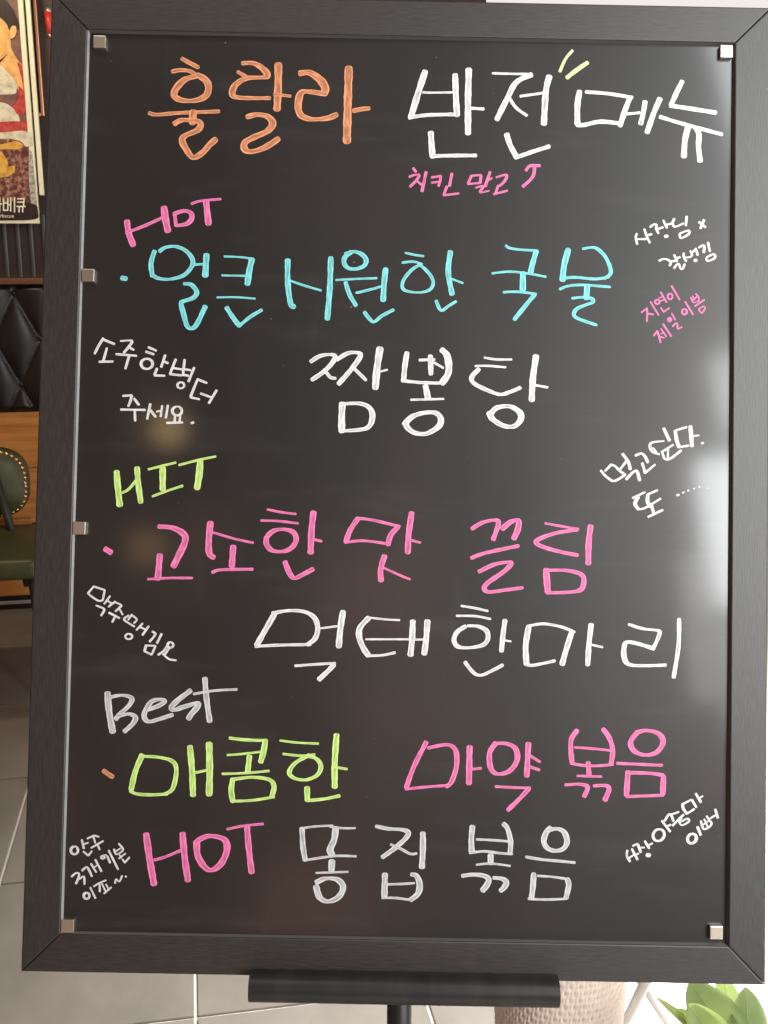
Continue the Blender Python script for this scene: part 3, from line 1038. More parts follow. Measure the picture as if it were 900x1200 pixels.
write('white last word of the heading at top right', 'white', (640, 50), 4.0909, 28, [
    [30, (160, 234), (150, 300), (150, 390)], [21, (190, 236), (300, 245), (412, 263)], [28, (402, 262), (378, 325), (354, 398)], [25, (148, 394), (180, 395), (260, 379), (358, 388)],
    [18, (386, 342), (450, 336)], [26, (474, 284), (465, 340), (453, 388)], [28, (545, 270), (515, 340), (484, 430)],
    [26, (652, 186), (625, 240), (598, 300)], [26, (596, 302), (700, 318), (812, 336)], [22, (546, 356), (650, 388), (842, 440)], [30, (680, 404), (665, 470), (660, 546)], [28, (716, 408), (732, 440), (730, 500), (738, 568)]])
# line one
write('pink word HOT at upper left', 'pink', (110, 220), 3.6, 28, [
    [28, (140, 142), (147, 190), (166, 242)], [17, (136, 190), (220, 158), (310, 116)], [32, (296, 84), (302, 130), (312, 182)],
    [18, (340, 108), (347, 160)], [22, (338, 110), (382, 98), (410, 108), (412, 132), (390, 153), (346, 160)], [14, (412, 68), (450, 56), (535, 48)], [29, (474, 62), (478, 100), (484, 152)]])
write('turquoise dot at the left', 'cyan', (110, 220), 3.6, 22, [
    [24, (118, 381), (136, 384)]])
write('first turquoise word of the first menu line', 'cyan', (110, 220), 3.6, 22, [
    [22, (256, 268), (241, 320), (247, 372)], [19, (277, 268), (302, 252), (345, 248), (388, 266), (416, 302), (412, 334), (378, 370), (320, 386), (272, 382), (250, 370)],
    [13, (425, 325), (462, 322)], [28, (475, 284), (470, 370)],
    [21, (380, 405), (412, 410), (434, 440), (420, 464), (376, 480), (368, 490), (378, 530), (392, 580), (410, 594), (430, 582), (450, 545), (470, 502)],
    [11, (550, 290), (620, 293), (668, 300)], [28, (667, 302), (656, 350), (648, 406)], [11, (540, 370), (645, 372)], [11, (520, 463), (600, 462), (680, 468)],
    [22, (560, 506), (585, 545), (613, 582)], [18, (612, 584), (660, 545), (708, 516)], [25, (818, 306), (818, 400), (830, 488), (845, 502)]])
write('middle turquoise words of the first menu line', 'cyan', (340, 270), 4.0909, 24, [
    [14, (-8, 238), (60, 262), (148, 288)], [29, (195, 132), (190, 280), (178, 424)],
    [23, (292, 104), (262, 130), (260, 160), (282, 182), (320, 184), (356, 168), (364, 140), (342, 114), (305, 102), (265, 114)],
    [14, (220, 238), (310, 233), (415, 229)], [23, (266, 250), (284, 305), (315, 360)], [16, (316, 300), (375, 286), (440, 268)], [29, (458, 185), (450, 260), (446, 335)],
    [20, (356, 392), (384, 428), (404, 438), (440, 410), (495, 381)], [14, (552, 108), (600, 118), (640, 124)], [15, (538, 155), (590, 150), (632, 162)],
    [18, (625, 162), (580, 192), (543, 240), (540, 278), (572, 294), (630, 297), (672, 282), (686, 250), (672, 215), (640, 180), (618, 165)],
    [28, (768, 103), (758, 200), (776, 305)], [13, (775, 233), (828, 253)], [18, (700, 338), (714, 372), (730, 384), (760, 362), (795, 341)]])
write('turquoise last word of the first menu line', 'cyan', (560, 270), 5.0, 28, [
    [19, (164, 88), (182, 102), (240, 112), (350, 119)], [34, (342, 122), (322, 190), (308, 250)], [18, (84, 252), (180, 242), (290, 252), (398, 272)], [38, (264, 250), (263, 345)],
    [20, (150, 362), (240, 360), (342, 373)], [28, (332, 376), (270, 452), (214, 522)], [38, (530, 112), (506, 200), (496, 290)], [22, (490, 285), (560, 275), (690, 285), (768, 272)],
    [24, (615, 108), (685, 102), (740, 146), (772, 210), (776, 255), (740, 282)], [20, (480, 345), (530, 326), (620, 320), (775, 332)], [36, (640, 328), (635, 400)],
    [25, (552, 398), (610, 392), (666, 400), (674, 420), (636, 435), (580, 460), (562, 490), (574, 510), (620, 530), (695, 555)]])
# small notes upper right
write('small white note at upper right', 'white', (738, 245), 8.654, 27, [
    [(72, 250), (60, 290), (75, 355)], [(75, 305), (165, 305)], [(148, 205), (170, 270), (202, 340)], [(182, 265), (222, 255)],
    [(207, 182), (245, 156), (272, 162), (268, 200), (290, 245)], [(285, 202), (338, 185)], [(340, 115), (376, 190)], [(370, 160), (420, 148)], [42, (356, 278), (382, 275)],
    [(450, 100), (435, 140), (458, 180), (545, 146)], [30, (576, 76), (568, 168)], [26, (510, 246), (596, 218), (596, 255), (518, 296), (506, 254)], [30, (702, 132), (766, 184)], [30, (752, 112), (716, 196)]])
write('second row of the small white note at upper right', 'white', (738, 245), 8.654, 27, [
    [(297, 524), (345, 506), (390, 516), (414, 545), (404, 574)], [(420, 530), (480, 525)], [(450, 466), (480, 530)], [(470, 500), (510, 488)], [25, (448, 600), (485, 556), (502, 566), (514, 602), (538, 604), (556, 558)],
    [(546, 446), (548, 486), (572, 530)], [24, (560, 492), (614, 486), (634, 464)], [24, (615, 426), (634, 470)], [24, (634, 440), (668, 408)], [28, (668, 400), (688, 466)], [42, (656, 522), (676, 520)],
    [28, (700, 392), (738, 370), (756, 380), (750, 438)], [30, (792, 342), (812, 428)], [26, (778, 490), (850, 458), (862, 495), (792, 528), (774, 500)]])
write('small pink note at the right edge', 'pink', (745, 328), 10.0, 24, [
    [(66, 382), (135, 330)], [(132, 336), (134, 400), (130, 486)], [(138, 395), (206, 405)], [(172, 258), (268, 412)], [24] + ell(252, 258, 26, 26), [(292, 146), (360, 262)], [18, (268, 216), (310, 200)], [18, (285, 250), (335, 232)],
    [22, (292, 326), (325, 376)], [22, (325, 376), (392, 330)], [24] + ell(402, 195, 28, 34), [26, (420, 72), (512, 232)],
    [(210, 654), (250, 600)], [28, (250, 602), (272, 665), (290, 735)], [22, (276, 664), (332, 680)], [22, (294, 574), (356, 664)], [18, (292, 634), (332, 618)], [28, (320, 520), (415, 662)],
    [30] + ell(396, 468, 16, 20), [24, (420, 394), (460, 470)], [22, (430, 546), (472, 508), (488, 530), (492, 574), (540, 550)], [26] + ell(568, 375, 28, 32), [26, (577, 256), (668, 405)],
    [22, (645, 210), (676, 266), (735, 248)], [22, (702, 166), (734, 205), (737, 248)], [18, (662, 190), (690, 232)], [18, (670, 236), (716, 196)], [24, (690, 310), (800, 236)], [22, (732, 346), (790, 312), (808, 334), (772, 388), (734, 350)]])
write('small white note at left beside the turquoise line', 'white', (90, 380), 5.0, 17, [
    [(155, 82), (126, 130), (105, 172)], [(152, 88), (220, 116)], [(176, 140), (156, 214)], [(132, 220), (212, 218)], [(256, 98), (322, 98), (300, 138), (276, 166)], [(300, 132), (334, 150)], [(230, 175), (350, 185)], [(306, 190), (285, 260)],
    [(420, 135), (465, 155)], [(405, 161), (450, 176)], [18] + ell(411, 232, 34, 30), [(518, 182), (495, 250)], [(506, 215), (535, 228)], [(470, 260), (456, 296)], [(456, 300), (515, 302)],
    [(580, 206), (546, 292)], [(632, 208), (622, 300)], [(546, 292), (612, 300)], [(562, 256), (625, 266)], [(688, 255), (655, 335)], [(625, 262), (668, 270)], [(622, 296), (654, 302)], [15] + ell(610, 358, 20, 18),
    [(706, 322), (762, 344)], [(704, 332), (668, 422)], [(666, 428), (718, 440)], [(726, 406), (792, 430)], [(819, 388), (775, 462)]])
write('second row of the small white note at left', 'white', (90, 380), 5.0, 17, [
    [(270, 420), (322, 416)], [(322, 418), (314, 450), (302, 480)], [(336, 436), (364, 472)], [(258, 500), (400, 502)], [(340, 506), (342, 565)], [(431, 468), (420, 520), (413, 554)], [(432, 504), (462, 542)],
    [14, (468, 512), (496, 506)], [15, (500, 478), (492, 540)], [16, (534, 476), (522, 548)], [17] + ell(588, 508, 28, 26), [15, (576, 535), (573, 574)], [15, (606, 532), (603, 572)], [17, (528, 578), (620, 576)], [19, (672, 580), (684, 575)]])
write('large white word between the turquoise and pink lines', 'white', (340, 390), 2.8125, 20, [
    [16, (68, 95), (100, 76), (138, 72), (148, 84), (118, 122), (72, 155)], [13, (112, 120), (132, 146), (150, 150)], [17, (155, 88), (195, 66), (232, 72), (205, 116), (160, 168)], [13, (205, 112), (250, 156)],
    [25, (296, 52), (286, 120), (281, 182)], [9, (288, 130), (320, 122)], [24, (172, 234), (170, 280), (170, 324)], [18, (164, 235), (228, 233), (262, 248), (271, 280), (250, 315), (166, 324)],
    [19, (385, 66), (378, 110), (374, 158)], [14, (370, 158), (430, 164), (505, 166)], [22, (500, 56), (518, 78), (522, 130), (500, 166)], [12, (426, 90), (476, 88)], [18, (462, 76), (464, 136)], [10, (470, 96), (505, 116)],
    [22, (446, 176), (454, 214)], [10, (398, 221), (506, 218)], [20, (376, 302), (402, 277), (440, 264), (478, 264), (496, 282), (490, 308), (450, 332), (412, 330), (388, 314), (380, 298)],
    [10, (640, 82), (680, 88), (730, 88)], [10, (610, 110), (650, 109), (710, 114)], [16, (622, 120), (599, 145), (604, 165), (640, 185), (690, 203), (725, 195), (758, 181)],
    [22, (810, 78), (800, 150), (796, 222)], [11, (802, 172), (848, 180)], [20, (662, 266), (682, 247), (724, 243), (756, 262), (760, 285), (738, 308), (702, 306), (668, 285), (656, 264)]])
write('white note slanting up at the right edge', 'white', (700, 495), 6.4286, 22, [
    [(26, 362), (60, 402), (106, 438)], [(106, 440), (140, 438), (210, 395)], [(58, 366), (105, 318)], [(105, 318), (135, 330), (165, 362), (210, 395)], [(168, 358), (220, 290)], [27, (190, 238), (232, 296), (248, 352)], [25, (218, 428), (266, 378), (298, 368), (318, 436)],
    [25, (287, 250), (330, 234), (358, 256), (380, 300)], [25, (338, 308), (360, 380)], [20, (360, 380), (434, 318)], [28, (500, 46), (542, 136)], [22, (502, 140), (412, 152), (396, 184), (416, 222), (466, 240)], [17, (418, 192), (446, 226)],
    [20, (482, 225), (570, 170)], [20, (490, 230), (502, 270)], [20, (532, 206), (530, 268)], [22, (505, 274), (544, 276), (630, 212)], [21, (672, 36), (590, 60)], [32, (586, 66), (596, 130), (614, 184)], [22, (612, 188), (686, 175)], [33, (700, 30), (712, 178)],
    [18, (716, 104), (764, 98)], [22, (784, 158), (798, 156)]])
write('short white word with trailing dots at the right edge', 'white', (700, 495), 6.4286, 22, [
    [20, (266, 570), (358, 526)], [30, (306, 562), (284, 612), (308, 652)], [20, (308, 656), (350, 648), (400, 622), (476, 574)], [20, (452, 511), (378, 544)], [32, (380, 548), (378, 594), (398, 634)], [27, (408, 626), (426, 690)], [22, (382, 712), (492, 660)],
    [20, (600, 549), (614, 546)], [17, (642, 530), (652, 527)], [16, (680, 515), (690, 512)], [15, (724, 500), (732, 498)], [14, (764, 487), (772, 486)], [10, (826, 496), (832, 498)]])
# second block
write('lime word HIT at left', 'lime', (100, 520), 3.0, 22, [
    [24, (110, 99), (115, 160), (121, 215)], [12, (120, 176), (152, 160), (184, 122)], [22, (182, 86), (186, 140), (195, 205)], [11, (222, 90), (270, 78), (318, 66)], [24, (272, 86), (272, 160)],
    [11, (236, 185), (290, 165), (342, 148)], [11, (330, 75), (395, 58), (458, 45)], [26, (404, 64), (400, 110), (393, 156)]])
write('pink dot at the start of the second line', 'pink', (100, 520), 3.0, 20, [
    [24, (70, 370), (90, 382)]])
write('first pink words of the second line', 'pink', (100, 520), 3.0, 20, [
    [24, (258, 291), (308, 296), (346, 318), (350, 345), (330, 390), (310, 430)], [24, (262, 392), (255, 474)], [12, (220, 476), (300, 472), (376, 472)],
    [22, (440, 278), (434, 340), (436, 385), (452, 400)], [11, (450, 312), (520, 333), (590, 348)], [24, (520, 362), (515, 430)], [14, (446, 452), (480, 443), (588, 441)],
    [11, (640, 231), (690, 241), (740, 247)], [11, (618, 270), (680, 272), (748, 280)], [19, (642, 322), (665, 305), (700, 301), (732, 312), (741, 340), (722, 368), (690, 379), (655, 374), (637, 352), (637, 328)],
    [24, (802, 242), (795, 310), (792, 382)], [12, (802, 336), (830, 343)], [19, (702, 416), (718, 455), (735, 472), (760, 462), (800, 441)]])
write('short pink word in the middle of the second line', 'pink', (380, 580), 2.6471, 16, [
    [18, (104, 74), (80, 110), (67, 146)], [12, (102, 72), (150, 78), (234, 98)], [18, (228, 100), (206, 125), (198, 154)], [11, (64, 148), (120, 142), (200, 152)], [20, (271, 56), (262, 120), (259, 178)], [10, (268, 140), (298, 148)],
    [19, (187, 190), (175, 230), (176, 265)], [9, (185, 226), (225, 245), (266, 262)]])
write('pink last word of the second line', 'pink', (380, 580), 2.6471, 16, [
    [15, (458, 105), (490, 86), (530, 78), (540, 90), (524, 138)], [18, (552, 105), (578, 84), (602, 80), (600, 108), (588, 135)],
    [14, (456, 196), (500, 180), (602, 158)], [16, (480, 238), (530, 215), (578, 210), (560, 235), (508, 272), (496, 290), (512, 301), (560, 295), (615, 288)],
    [10, (685, 88), (740, 98), (788, 106)], [16, (785, 108), (720, 118), (668, 136), (658, 150), (690, 165), (740, 178), (786, 187)], [20, (826, 97), (820, 150), (819, 212)], [22, (688, 232), (693, 300)], [16, (692, 234), (750, 234), (796, 246), (805, 270), (786, 298), (690, 304)]])
write('white words under the pink line, first half', 'white', (280, 690), 3.2143, 22, [
    [23, (136, 92), (105, 145), (67, 212)], [19, (126, 92), (190, 82), (248, 87), (285, 110), (297, 150), (286, 188), (258, 210)], [15, (62, 217), (150, 212), (270, 210)], [10, (300, 150), (375, 140)], [25, (392, 86), (382, 150), (376, 217)],
    [13, (212, 290), (280, 285), (362, 280)], [21, (358, 286), (335, 310), (302, 341)], [10, (605, 118), (550, 115), (488, 108)], [22, (488, 110), (457, 145), (453, 180), (467, 220), (487, 250)], [10, (478, 190), (550, 190), (655, 190)],
    [13, (485, 252), (540, 250), (588, 240)], [24, (655, 122), (652, 190), (646, 248)], [10, (655, 191), (700, 191)], [24, (710, 122), (705, 190), (698, 244)]])
write('white words under the pink line, second half', 'white', (520, 690), 3.0, 18, [
    [11, (62, 60), (110, 68), (155, 78)], [11, (45, 95), (110, 96), (164, 106)], [17, (76, 132), (47, 152), (36, 180), (50, 203), (92, 207), (138, 197), (155, 175), (150, 147), (120, 132), (84, 130)], [19, (215, 111), (208, 165), (203, 219)], [9, (208, 180), (236, 185)],
    [15, (75, 258), (104, 294), (130, 304), (165, 290), (207, 268)], [22, (299, 132), (288, 200), (291, 264)], [13, (300, 130), (350, 123), (410, 133), (460, 152)], [21, (450, 152), (430, 215), (416, 265)], [14, (288, 266), (310, 269), (350, 262), (390, 253)],
    [20, (518, 126), (510, 200), (506, 267)], [10, (512, 195), (558, 205)], [15, (650, 125), (700, 140), (755, 148), (755, 168), (735, 212)], [18, (737, 210), (690, 195), (648, 187), (635, 200), (634, 240), (652, 266), (710, 270), (780, 268)], [16, (827, 106), (825, 200), (808, 311)]])
write('small white note running down at the left edge', 'white', (98, 680), 7.895, 22, [
    [(95, 56), (40, 120)], [(95, 58), (196, 90)], [(196, 92), (178, 180)], [(178, 184), (140, 190), (82, 156), (40, 122)], [(245, 146), (192, 218)], [20, (216, 186), (262, 215)], [24, (292, 198), (232, 244)], [(115, 232), (186, 262), (188, 285), (162, 326)],
    [(300, 206), (348, 230), (336, 250), (296, 286)], [20, (330, 262), (362, 318)], [26, (236, 300), (332, 350)], [24, (290, 340), (266, 386)], [(418, 326), (374, 358), (404, 388), (470, 428)], [20, (448, 318), (412, 366)], [20, (446, 320), (492, 362), (466, 396)],
    [(546, 400), (490, 460)], [22, (515, 430), (576, 456)], [24, (602, 425), (546, 505)], [22] + ell(418, 520, 32, 25), [24, (636, 475), (664, 494), (648, 525), (612, 566)], [26, (722, 496), (680, 580)], [22, (572, 602), (664, 606)], [22, (666, 608), (630, 688)], [22, (630, 688), (562, 655)], [28, (564, 655), (578, 606)],
    [24] + ell(804, 598, 26, 26), [26, (776, 606), (738, 656), (692, 688)], [26, (790, 632), (748, 688)], [22, (734, 682), (790, 728), (856, 740)]])
write('white word Best at left, darkened for weaker light', 'white_shaded', (80, 670), 4.0909, 28, [
    [34, (188, 582), (196, 670), (213, 766)], [23, (205, 600), (260, 592), (304, 606), (292, 640), (250, 680), (228, 706)], [25, (236, 692), (290, 682), (322, 698), (308, 730), (270, 765)],
    [25, (372, 664), (430, 644), (462, 622), (440, 612), (398, 624), (368, 670), (366, 702), (390, 718), (440, 705), (500, 686)], [28, (586, 570), (530, 612), (495, 648), (508, 662), (560, 646), (616, 630), (622, 644), (592, 680), (576, 704)],
    [29, (655, 512), (662, 600), (678, 716)], [16, (602, 586), (700, 570), (808, 564)]])
write('orange dot before the lime word', 'orange', (100, 840), 2.8125, 16, [[17, (60, 178), (75, 188), (90, 198)]])
write('lime word starting the third line', 'lime', (100, 840), 2.8125, 20, [
    [20, (187, 127), (165, 180), (151, 240)], [15, (182, 130), (240, 133), (288, 147), (300, 180), (288, 236), (264, 254)], [14, (148, 244), (170, 254), (220, 257), (270, 254)], [22, (345, 99), (352, 180), (355, 258)], [11, (358, 185), (405, 175)], [24, (408, 89), (410, 180), (408, 256)],
    [14, (476, 70), (530, 76), (598, 78)], [21, (593, 82), (586, 120), (578, 148)], [10, (468, 126), (520, 122), (578, 115)], [20, (541, 130), (535, 182)], [11, (452, 188), (530, 185), (605, 178)],
    [20, (486, 206), (481, 240), (486, 278)], [16, (486, 206), (550, 199), (606, 207), (622, 230), (614, 264)], [12, (482, 278), (550, 275), (622, 264)],
    [10, (642, 78), (700, 85), (768, 88)], [11, (652, 122), (710, 128), (756, 124)], [15, (738, 126), (692, 152), (672, 184), (692, 203), (730, 207), (766, 190), (776, 160), (758, 136), (720, 129)],
    [22, (828, 60), (822, 150), (822, 231)], [11, (820, 165), (862, 172)], [21, (731, 234), (732, 274)], [14, (732, 276), (790, 270), (838, 260)]])
write('pink word in the middle of the third line', 'pink', (450, 840), 2.5714, 16, [
    [16, (127, 77), (90, 150), (67, 214)], [15, (133, 94), (190, 84), (216, 102), (218, 150), (203, 196), (188, 210)], [11, (65, 218), (130, 211), (200, 206)], [20, (258, 91), (256, 200)], [11, (264, 158), (292, 155)],
    [16, (336, 80), (318, 110), (322, 155), (342, 172), (378, 163), (401, 130), (396, 96), (370, 81), (330, 80)], [18, (435, 81), (430, 178)], [10, (438, 116), (470, 136)], [11, (438, 150), (468, 160)], [11, (336, 210), (390, 213), (440, 214)], [15, (436, 217), (405, 250), (373, 281)]])
write('pink word ending the third line', 'pink', (450, 840), 2.5714, 16, [
    [16, (582, 41), (565, 66), (563, 100), (567, 140)], [16, (660, 37), (678, 62), (689, 100), (684, 143)], [11, (562, 140), (620, 148), (690, 144)], [10, (575, 92), (630, 96), (688, 102)], [16, (615, 138), (618, 176)], [10, (582, 178), (655, 180)],
    [14, (546, 205), (590, 203), (613, 212), (603, 240)], [15, (632, 208), (668, 207), (678, 218), (666, 250)],
    [16, (762, 47), (790, 41), (826, 50), (841, 75), (822, 106), (786, 115), (753, 102), (743, 75), (764, 46)], [12, (702, 140), (770, 143), (838, 146)], [18, (735, 166), (730, 236)], [13, (737, 168), (800, 170), (842, 176)], [18, (842, 180), (840, 232)], [12, (730, 240), (790, 238), (842, 236)]])
# bottom line
write('small white three-row note at lower left', 'white', (75, 970), 10.588, 29, [
    [33] + ell(130, 280, 45, 49), [(222, 150), (246, 255)], [26, (250, 202), (300, 186)], [28, (242, 295), (300, 344)], [28, (304, 344), (346, 290)], [26, (290, 134), (372, 96)], [28, (366, 112), (388, 186)], [26, (376, 96), (436, 112)], [28, (338, 250), (486, 164)], [28, (420, 216), (442, 270)],
    [30, (96, 604), (150, 562), (188, 570), (178, 625), (150, 692)], [28, (192, 634), (240, 604), (252, 622), (256, 700)], [30, (226, 530), (275, 488), (302, 506), (346, 602)], [29, (336, 446), (400, 550)], [22, (372, 492), (410, 466)], [30, (390, 396), (466, 540)],
    [28] + ell(482, 366, 20, 18), [28, (480, 346), (528, 342), (572, 432)], [30, (556, 282), (672, 515)], [26, (622, 266), (652, 328), (734, 272), (682, 196)], [22, (642, 292), (704, 252)], [24, (684, 380), (764, 318)], [22, (690, 336), (712, 372)], [26, (726, 388), (756, 430)], [26, (756, 430), (814, 366)],
    [34] + ell(282, 842, 36, 38), [29, (328, 740), (392, 872)], [26, (370, 726), (440, 684), (522, 650)], [28, (444, 696), (446, 790)], [24, (472, 690), (512, 776)], [22, (524, 700), (550, 750)], [28, (500, 812), (590, 736)], [24, (636, 686), (648, 636), (690, 664), (722, 594)], [32, (766, 604), (772, 603)]])
write('pink word HOT at lower left', 'pink', (60, 940), 3.2143, 26, [
    [28, (358, 122), (370, 210), (387, 308)], [14, (388, 218), (430, 206), (490, 181)], [27, (495, 119), (502, 200), (515, 294)], [25, (548, 150), (552, 200), (576, 242), (604, 256), (638, 234), (660, 190), (660, 152), (636, 133), (590, 128), (550, 145)],
    [13, (662, 102), (720, 90), (798, 82)], [25, (738, 97), (745, 180), (755, 264)]])
write('first white syllable of the bottom line', 'white_shaded', (330, 950), 4.5, 30, [
    [31, (108, 94), (112, 180), (124, 260)], [15, (116, 91), (190, 82), (270, 79)], [34, (285, 92), (278, 150), (256, 205), (268, 234)], [15, (255, 84), (320, 92), (388, 92)], [17, (120, 262), (220, 246), (300, 238), (392, 240)], [38, (265, 266), (263, 316)], [15, (182, 328), (270, 325), (350, 322)],
    [33, (184, 378), (230, 358), (290, 362), (322, 392), (318, 430), (288, 464), (240, 478), (200, 455), (182, 400)]])
write('second white syllable of the bottom line', 'white_shaded', (330, 950), 4.5, 30, [
    [28, (498, 82), (560, 95), (635, 100), (668, 116), (652, 148), (600, 195), (532, 245)], [18, (576, 178), (630, 202), (680, 228), (712, 225)], [34, (745, 119), (745, 200), (740, 297)], [35, (545, 336), (542, 452)], [17, (530, 460), (600, 460), (690, 472)],
    [32, (684, 336), (712, 344), (728, 390), (718, 438), (680, 470)], [17, (562, 388), (630, 386), (700, 382)]])
write('last white word of the bottom line', 'white_shaded', (530, 950), 5.2941, 34, [
    [38, (125, 99), (118, 180), (121, 256)], [34, (318, 82), (342, 110), (362, 190), (358, 262)], [21, (108, 262), (200, 252), (300, 264), (372, 268)], [20, (150, 178), (240, 182), (345, 190)], [40, (238, 276), (238, 326)], [18, (150, 335), (240, 328), (358, 342)],
    [38, (62, 404), (130, 396), (198, 404), (226, 428), (212, 465), (188, 494)], [36, (256, 416), (308, 422), (335, 444), (322, 475), (300, 496)],
    [34, (608, 104), (580, 140), (568, 190), (590, 232), (640, 249), (690, 234), (712, 190), (694, 134), (650, 112), (590, 122)], [23, (457, 286), (550, 302), (650, 311), (760, 322)], [38, (505, 392), (500, 470), (491, 544)], [19, (530, 404), (620, 410), (705, 422)], [36, (712, 424), (722, 460), (706, 540)], [20, (472, 546), (580, 551), (708, 546)]])
write('small white note at lower right', 'white', (725, 925), 7.2, 23, [
    [(72, 516), (70, 565), (95, 608)], [20, (84, 582), (128, 552)], [(112, 503), (158, 592)], [20, (140, 554), (166, 542)], [22, (118, 478), (158, 462), (170, 490), (186, 530)], [20, (174, 492), (216, 490)], [24, (220, 436), (256, 496)], [20, (240, 476), (284, 455)], [24] + ell(250, 555, 12, 10),
    [26] + ell(337, 385, 46, 52, None, 0.6), [24, (365, 265), (400, 312), (434, 356)], [22, (402, 314), (438, 298)], [23, (388, 264), (424, 210), (446, 226), (460, 266)], [21, (440, 214), (506, 190)], [24, (455, 305), (500, 258), (546, 214)], [18, (496, 262), (520, 280)],
    [20, (530, 240), (512, 276), (536, 302), (592, 270), (580, 246), (532, 270)], [28, (540, 122), (544, 160), (574, 204)], [22, (542, 122), (614, 86)], [24, (618, 90), (654, 150)], [22, (575, 205), (636, 166)], [26, (650, 36), (692, 106)], [20, (674, 76), (708, 56)]])
write('short second row of the small note at lower right', 'white', (725, 925), 7.2, 23, [
    [28] + ell(618, 415, 36, 42, None, 0.5), [28, (665, 318), (692, 384)], [21, (694, 268), (716, 334), (766, 316), (786, 284)], [18, (722, 252), (748, 312)], [22, (742, 226), (784, 284)], [17, (710, 300), (764, 262)], [20, (774, 244), (812, 220)], [25, (815, 170), (836, 240)]])


# ------------------------------------------------------------------ things standing behind the board, right
# woven planter
pd = 1.36
pa, pb = at_depth(586, 1172, pd), at_depth(741, 1172, pd)
pcx, pcy = (pa.x + pb.x) / 2, pa.y + 0.05
rad = (pb.x - pa.x) / 2 * (1.04)
zref = pa.z
planter = empty('woven_planter', (pcx, pcy, 0), 'beige woven rattan planter standing behind the pen tray', 'planter')
nc, nr, ph = 46, 50, 0.50
NU, NV = nc * 8, nr * 4
bm = bmesh.new()
rows = []
for j in range(NV + 1):
    zz = ph * j / NV
    rr = rad * (1 + 0.55 * (zz - zref))
    rw_, fv = divmod(j, 4)
    row = []
    for i in range(NU):
        fu = (i + 4 * (rw_ % 2)) % 8
        hgt = 0.0006 * math.sin(math.pi * fu / 4.0)
        if fv in (1, 2) and fu in (2, 5):            # the paired slits of the weave
            hgt -= 0.0032
        elif fv == 0:
            hgt -= 0.0007
        a = 2 * math.pi * (i + (0.5 if fv == 2 else 0)) / NU
        row.append(bm.verts.new(((rr + hgt) * math.cos(a), (rr + hgt) * math.sin(a), 0.012 + zz)))
    rows.append(row)
for a, b in zip(rows, rows[1:]):
    for i in range(NU):
        bm.faces.new((a[i], a[(i + 1) % NU], b[(i + 1) % NU], b[i]))
link('woven_wall', from_bm(bm, 'woven_wall', True), M['rattan'], planter)
rt = rad * (1 + 0.55 * (ph - zref))
link('rim', lathe_mesh('rim', [(rt - 0.006, ph), (rt + 0.008, ph + 0.002), (rt + 0.01, ph + 0.014), (rt, ph + 0.022), (rt - 0.01, ph + 0.01)], 40), M['rattan'], planter)
link('base', lathe_mesh('base', [(rad * 0.8, 0.012), (rad * 0.82, 0.02), (rad * 0.7, 0.022)], 32), M['rattan'], planter)

# white folding stool: one pair of diagonal legs shows beside the planter
sp = at_depth(752, 1150, 1.5)
sq = at_depth(793, 1212, 1.5)
dirv = (sq - sp).normalized()
k_f = (sq.z - 0.012) / -dirv.z
lo = sq + dirv * k_f
hi = sp - dirv * 0.10
stool = empty('folding_stool', (lo.x, lo.y, 0), 'white folding stool whose slanted leg shows right of the woven planter', 'stool')
sw = Vector((lo.x, lo.y, 0))
dep = Vector((0.02, 0.26, 0))
for d_ in (ZERO, dep):
    link('leg', tube_mesh('leg', [lo - sw + d_, hi - sw + d_], 0.0075, 14), M['white_metal'], stool)
    l2 = Vector((hi.x - 0.05, lo.y + 0.028, lo.z)) - sw + d_
    h2 = Vector((hi.x + 0.07, lo.y + 0.028, hi.z)) - sw + d_
    link('leg', tube_mesh('leg', [l2, h2], 0.0075, 14), M['white_metal'], stool)
link('seat', box_mesh('seat', hi.x - sw.x - 0.03, hi.x - sw.x + 0.10, -0.03, 0.32, hi.z + 0.008, hi.z + 0.03, 0.008), M['grey_cloth'], stool)

# leafy pot plant
def leaf_mesh(name, base_p, tip_p, width, face, bow=0.12, fold=0.18):
    base_p, tip_p = Vector(base_p), Vector(tip_p)
    ax = tip_p - base_p
    ln = ax.length
    ax.normalize()
    nrm = (face - ax * face.dot(ax)).normalized()
    sd = ax.cross(nrm).normalized()
    bm = bmesh.new()
    rows = []
    NL, NW = 14, 3
    for i in range(NL + 1):
        t = i / NL
        w = width * 0.5 * (math.sin(math.pi * t ** 0.9) ** 0.58)
        if i == 0:
            w = 0.0012
        if i == NL:
            w = 0.0006
        c = base_p + ax * ln * t + nrm * (bow * ln * math.sin(math.pi * t) - 0.05 * ln * t)
        row = []
        for q in range(-NW, NW + 1):
            s = q / NW
            rip = 0.012 * width * math.sin(9 * t + q)
            row.append(bm.verts.new(c + sd * w * s + nrm * (fold * w * abs(s) + rip)))
        rows.append(row)
    for a, b in zip(rows, rows[1:]):
        for q in range(2 * NW):
            bm.faces.new((a[q], a[q + 1], b[q + 1], b[q]))
    bmesh.ops.solidify(bm, geom=bm.faces[:], thickness=0.0006)
    rib = [base_p + ax * ln * t + nrm * (bow * ln * math.sin(math.pi * t) - 0.05 * ln * t + 0.0004) for t in [k / 10 for k in range(11)]]
    return from_bm(bm, name, True), rib


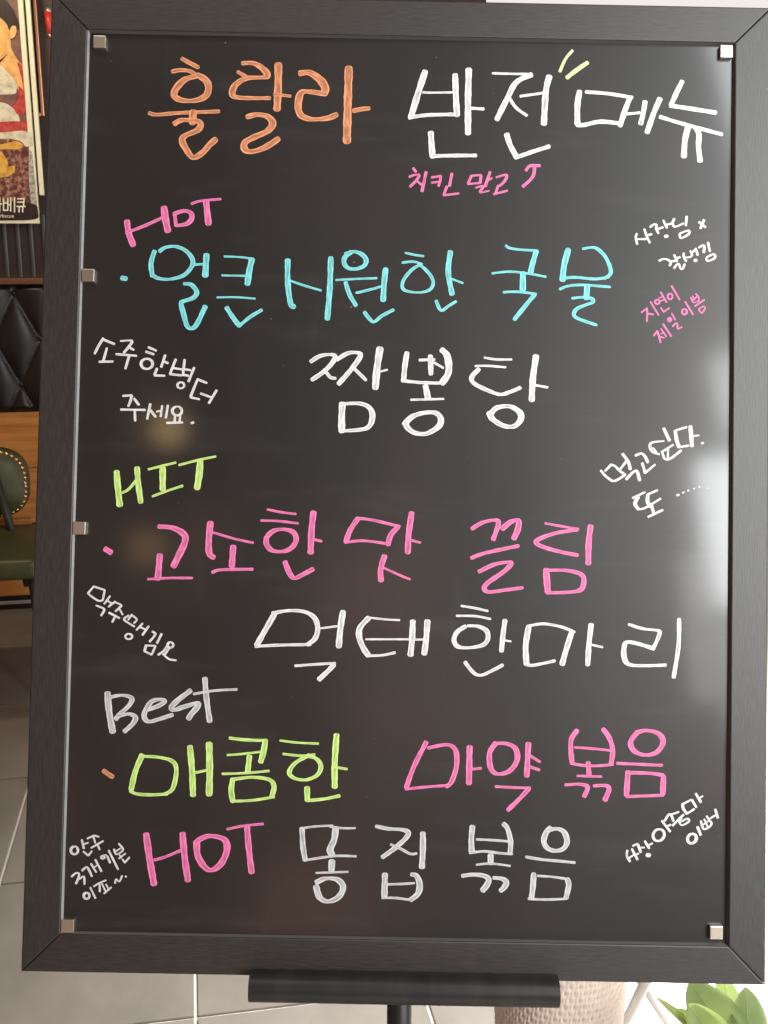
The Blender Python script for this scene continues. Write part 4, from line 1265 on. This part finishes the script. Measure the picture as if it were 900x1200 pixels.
PD = 1.22
root = at_depth(856, 1330, PD)
plant = empty('pot_plant', (root.x, root.y, 0), 'leafy green plant with broad pale leaves below the frame corner', 'plant')
pv = Vector((root.x, root.y, 0))
link('pot', lathe_mesh('pot', [(0.05, 0.011), (0.06, 0.02), (0.075, root.z - 0.03), (0.078, root.z - 0.01), (0.07, root.z - 0.012), (0.066, root.z - 0.03)], 36), M['pot'], plant)
link('soil', lathe_mesh('soil', [(0.067, root.z - 0.045), (0.064, root.z - 0.036), (0.02, root.z - 0.032)], 24), M['soil'], plant)
toward = (EYE - root).normalized()
leaf_spec = [((868, 1232), (809, 1151), 0.060, Vector((-0.15, -1.0, 0.35)), 0.0, 'leaf'),
             ((864, 1240), (876, 1158), 0.050, Vector((0.25, -1.0, 0.3)), 0.0, 'leaf'),
             ((852, 1235), (848, 1140), 0.040, Vector((0.1, -1, 0.2)), 0.06, 'leaf_young'),
             ((850, 1245), (808, 1178), 0.048, Vector((0.0, -0.9, 0.6)), -0.02, 'leaf_young'),
             ((838, 1228), (772, 1170), 0.012, Vector((0, -0.8, 0.6)), -0.01, 'leaf_young'),
             ((838, 1206), (783, 1181), 0.012, Vector((0, -0.6, 0.8)), 0.01, 'leaf_young'),
             ((880, 1270), (925, 1190), 0.05, Vector((0.4, -0.8, 0.4)), 0.02, 'leaf'),
             ((846, 1270), (800, 1222), 0.05, Vector((-0.2, -0.8, 0.6)), -0.03, 'leaf')]
for (b_, t_, w_, fc, dd, mm) in leaf_spec:
    bp_, tp_ = at_depth(b_[0], b_[1], PD + dd), at_depth(t_[0], t_[1], PD + dd * 1.6)
    lm_, rib_ = leaf_mesh('leaf', bp_ - pv, tp_ - pv, w_, fc)
    lf = link('leaf', lm_, M[mm], plant)
    link('midrib', tube_mesh('midrib', rib_, [0.0011 - 0.00008 * k for k in range(11)], 6), M['leaf_young'], lf)
    link('stem', tube_mesh('stem', [root - pv + Vector((0, 0, -0.04)), (root - pv) * 0.4 + (bp_ - pv) * 0.6 + Vector((0.004, 0, 0)), bp_ - pv], [0.0035, 0.003, 0.002], 8), M['stem'], lf)
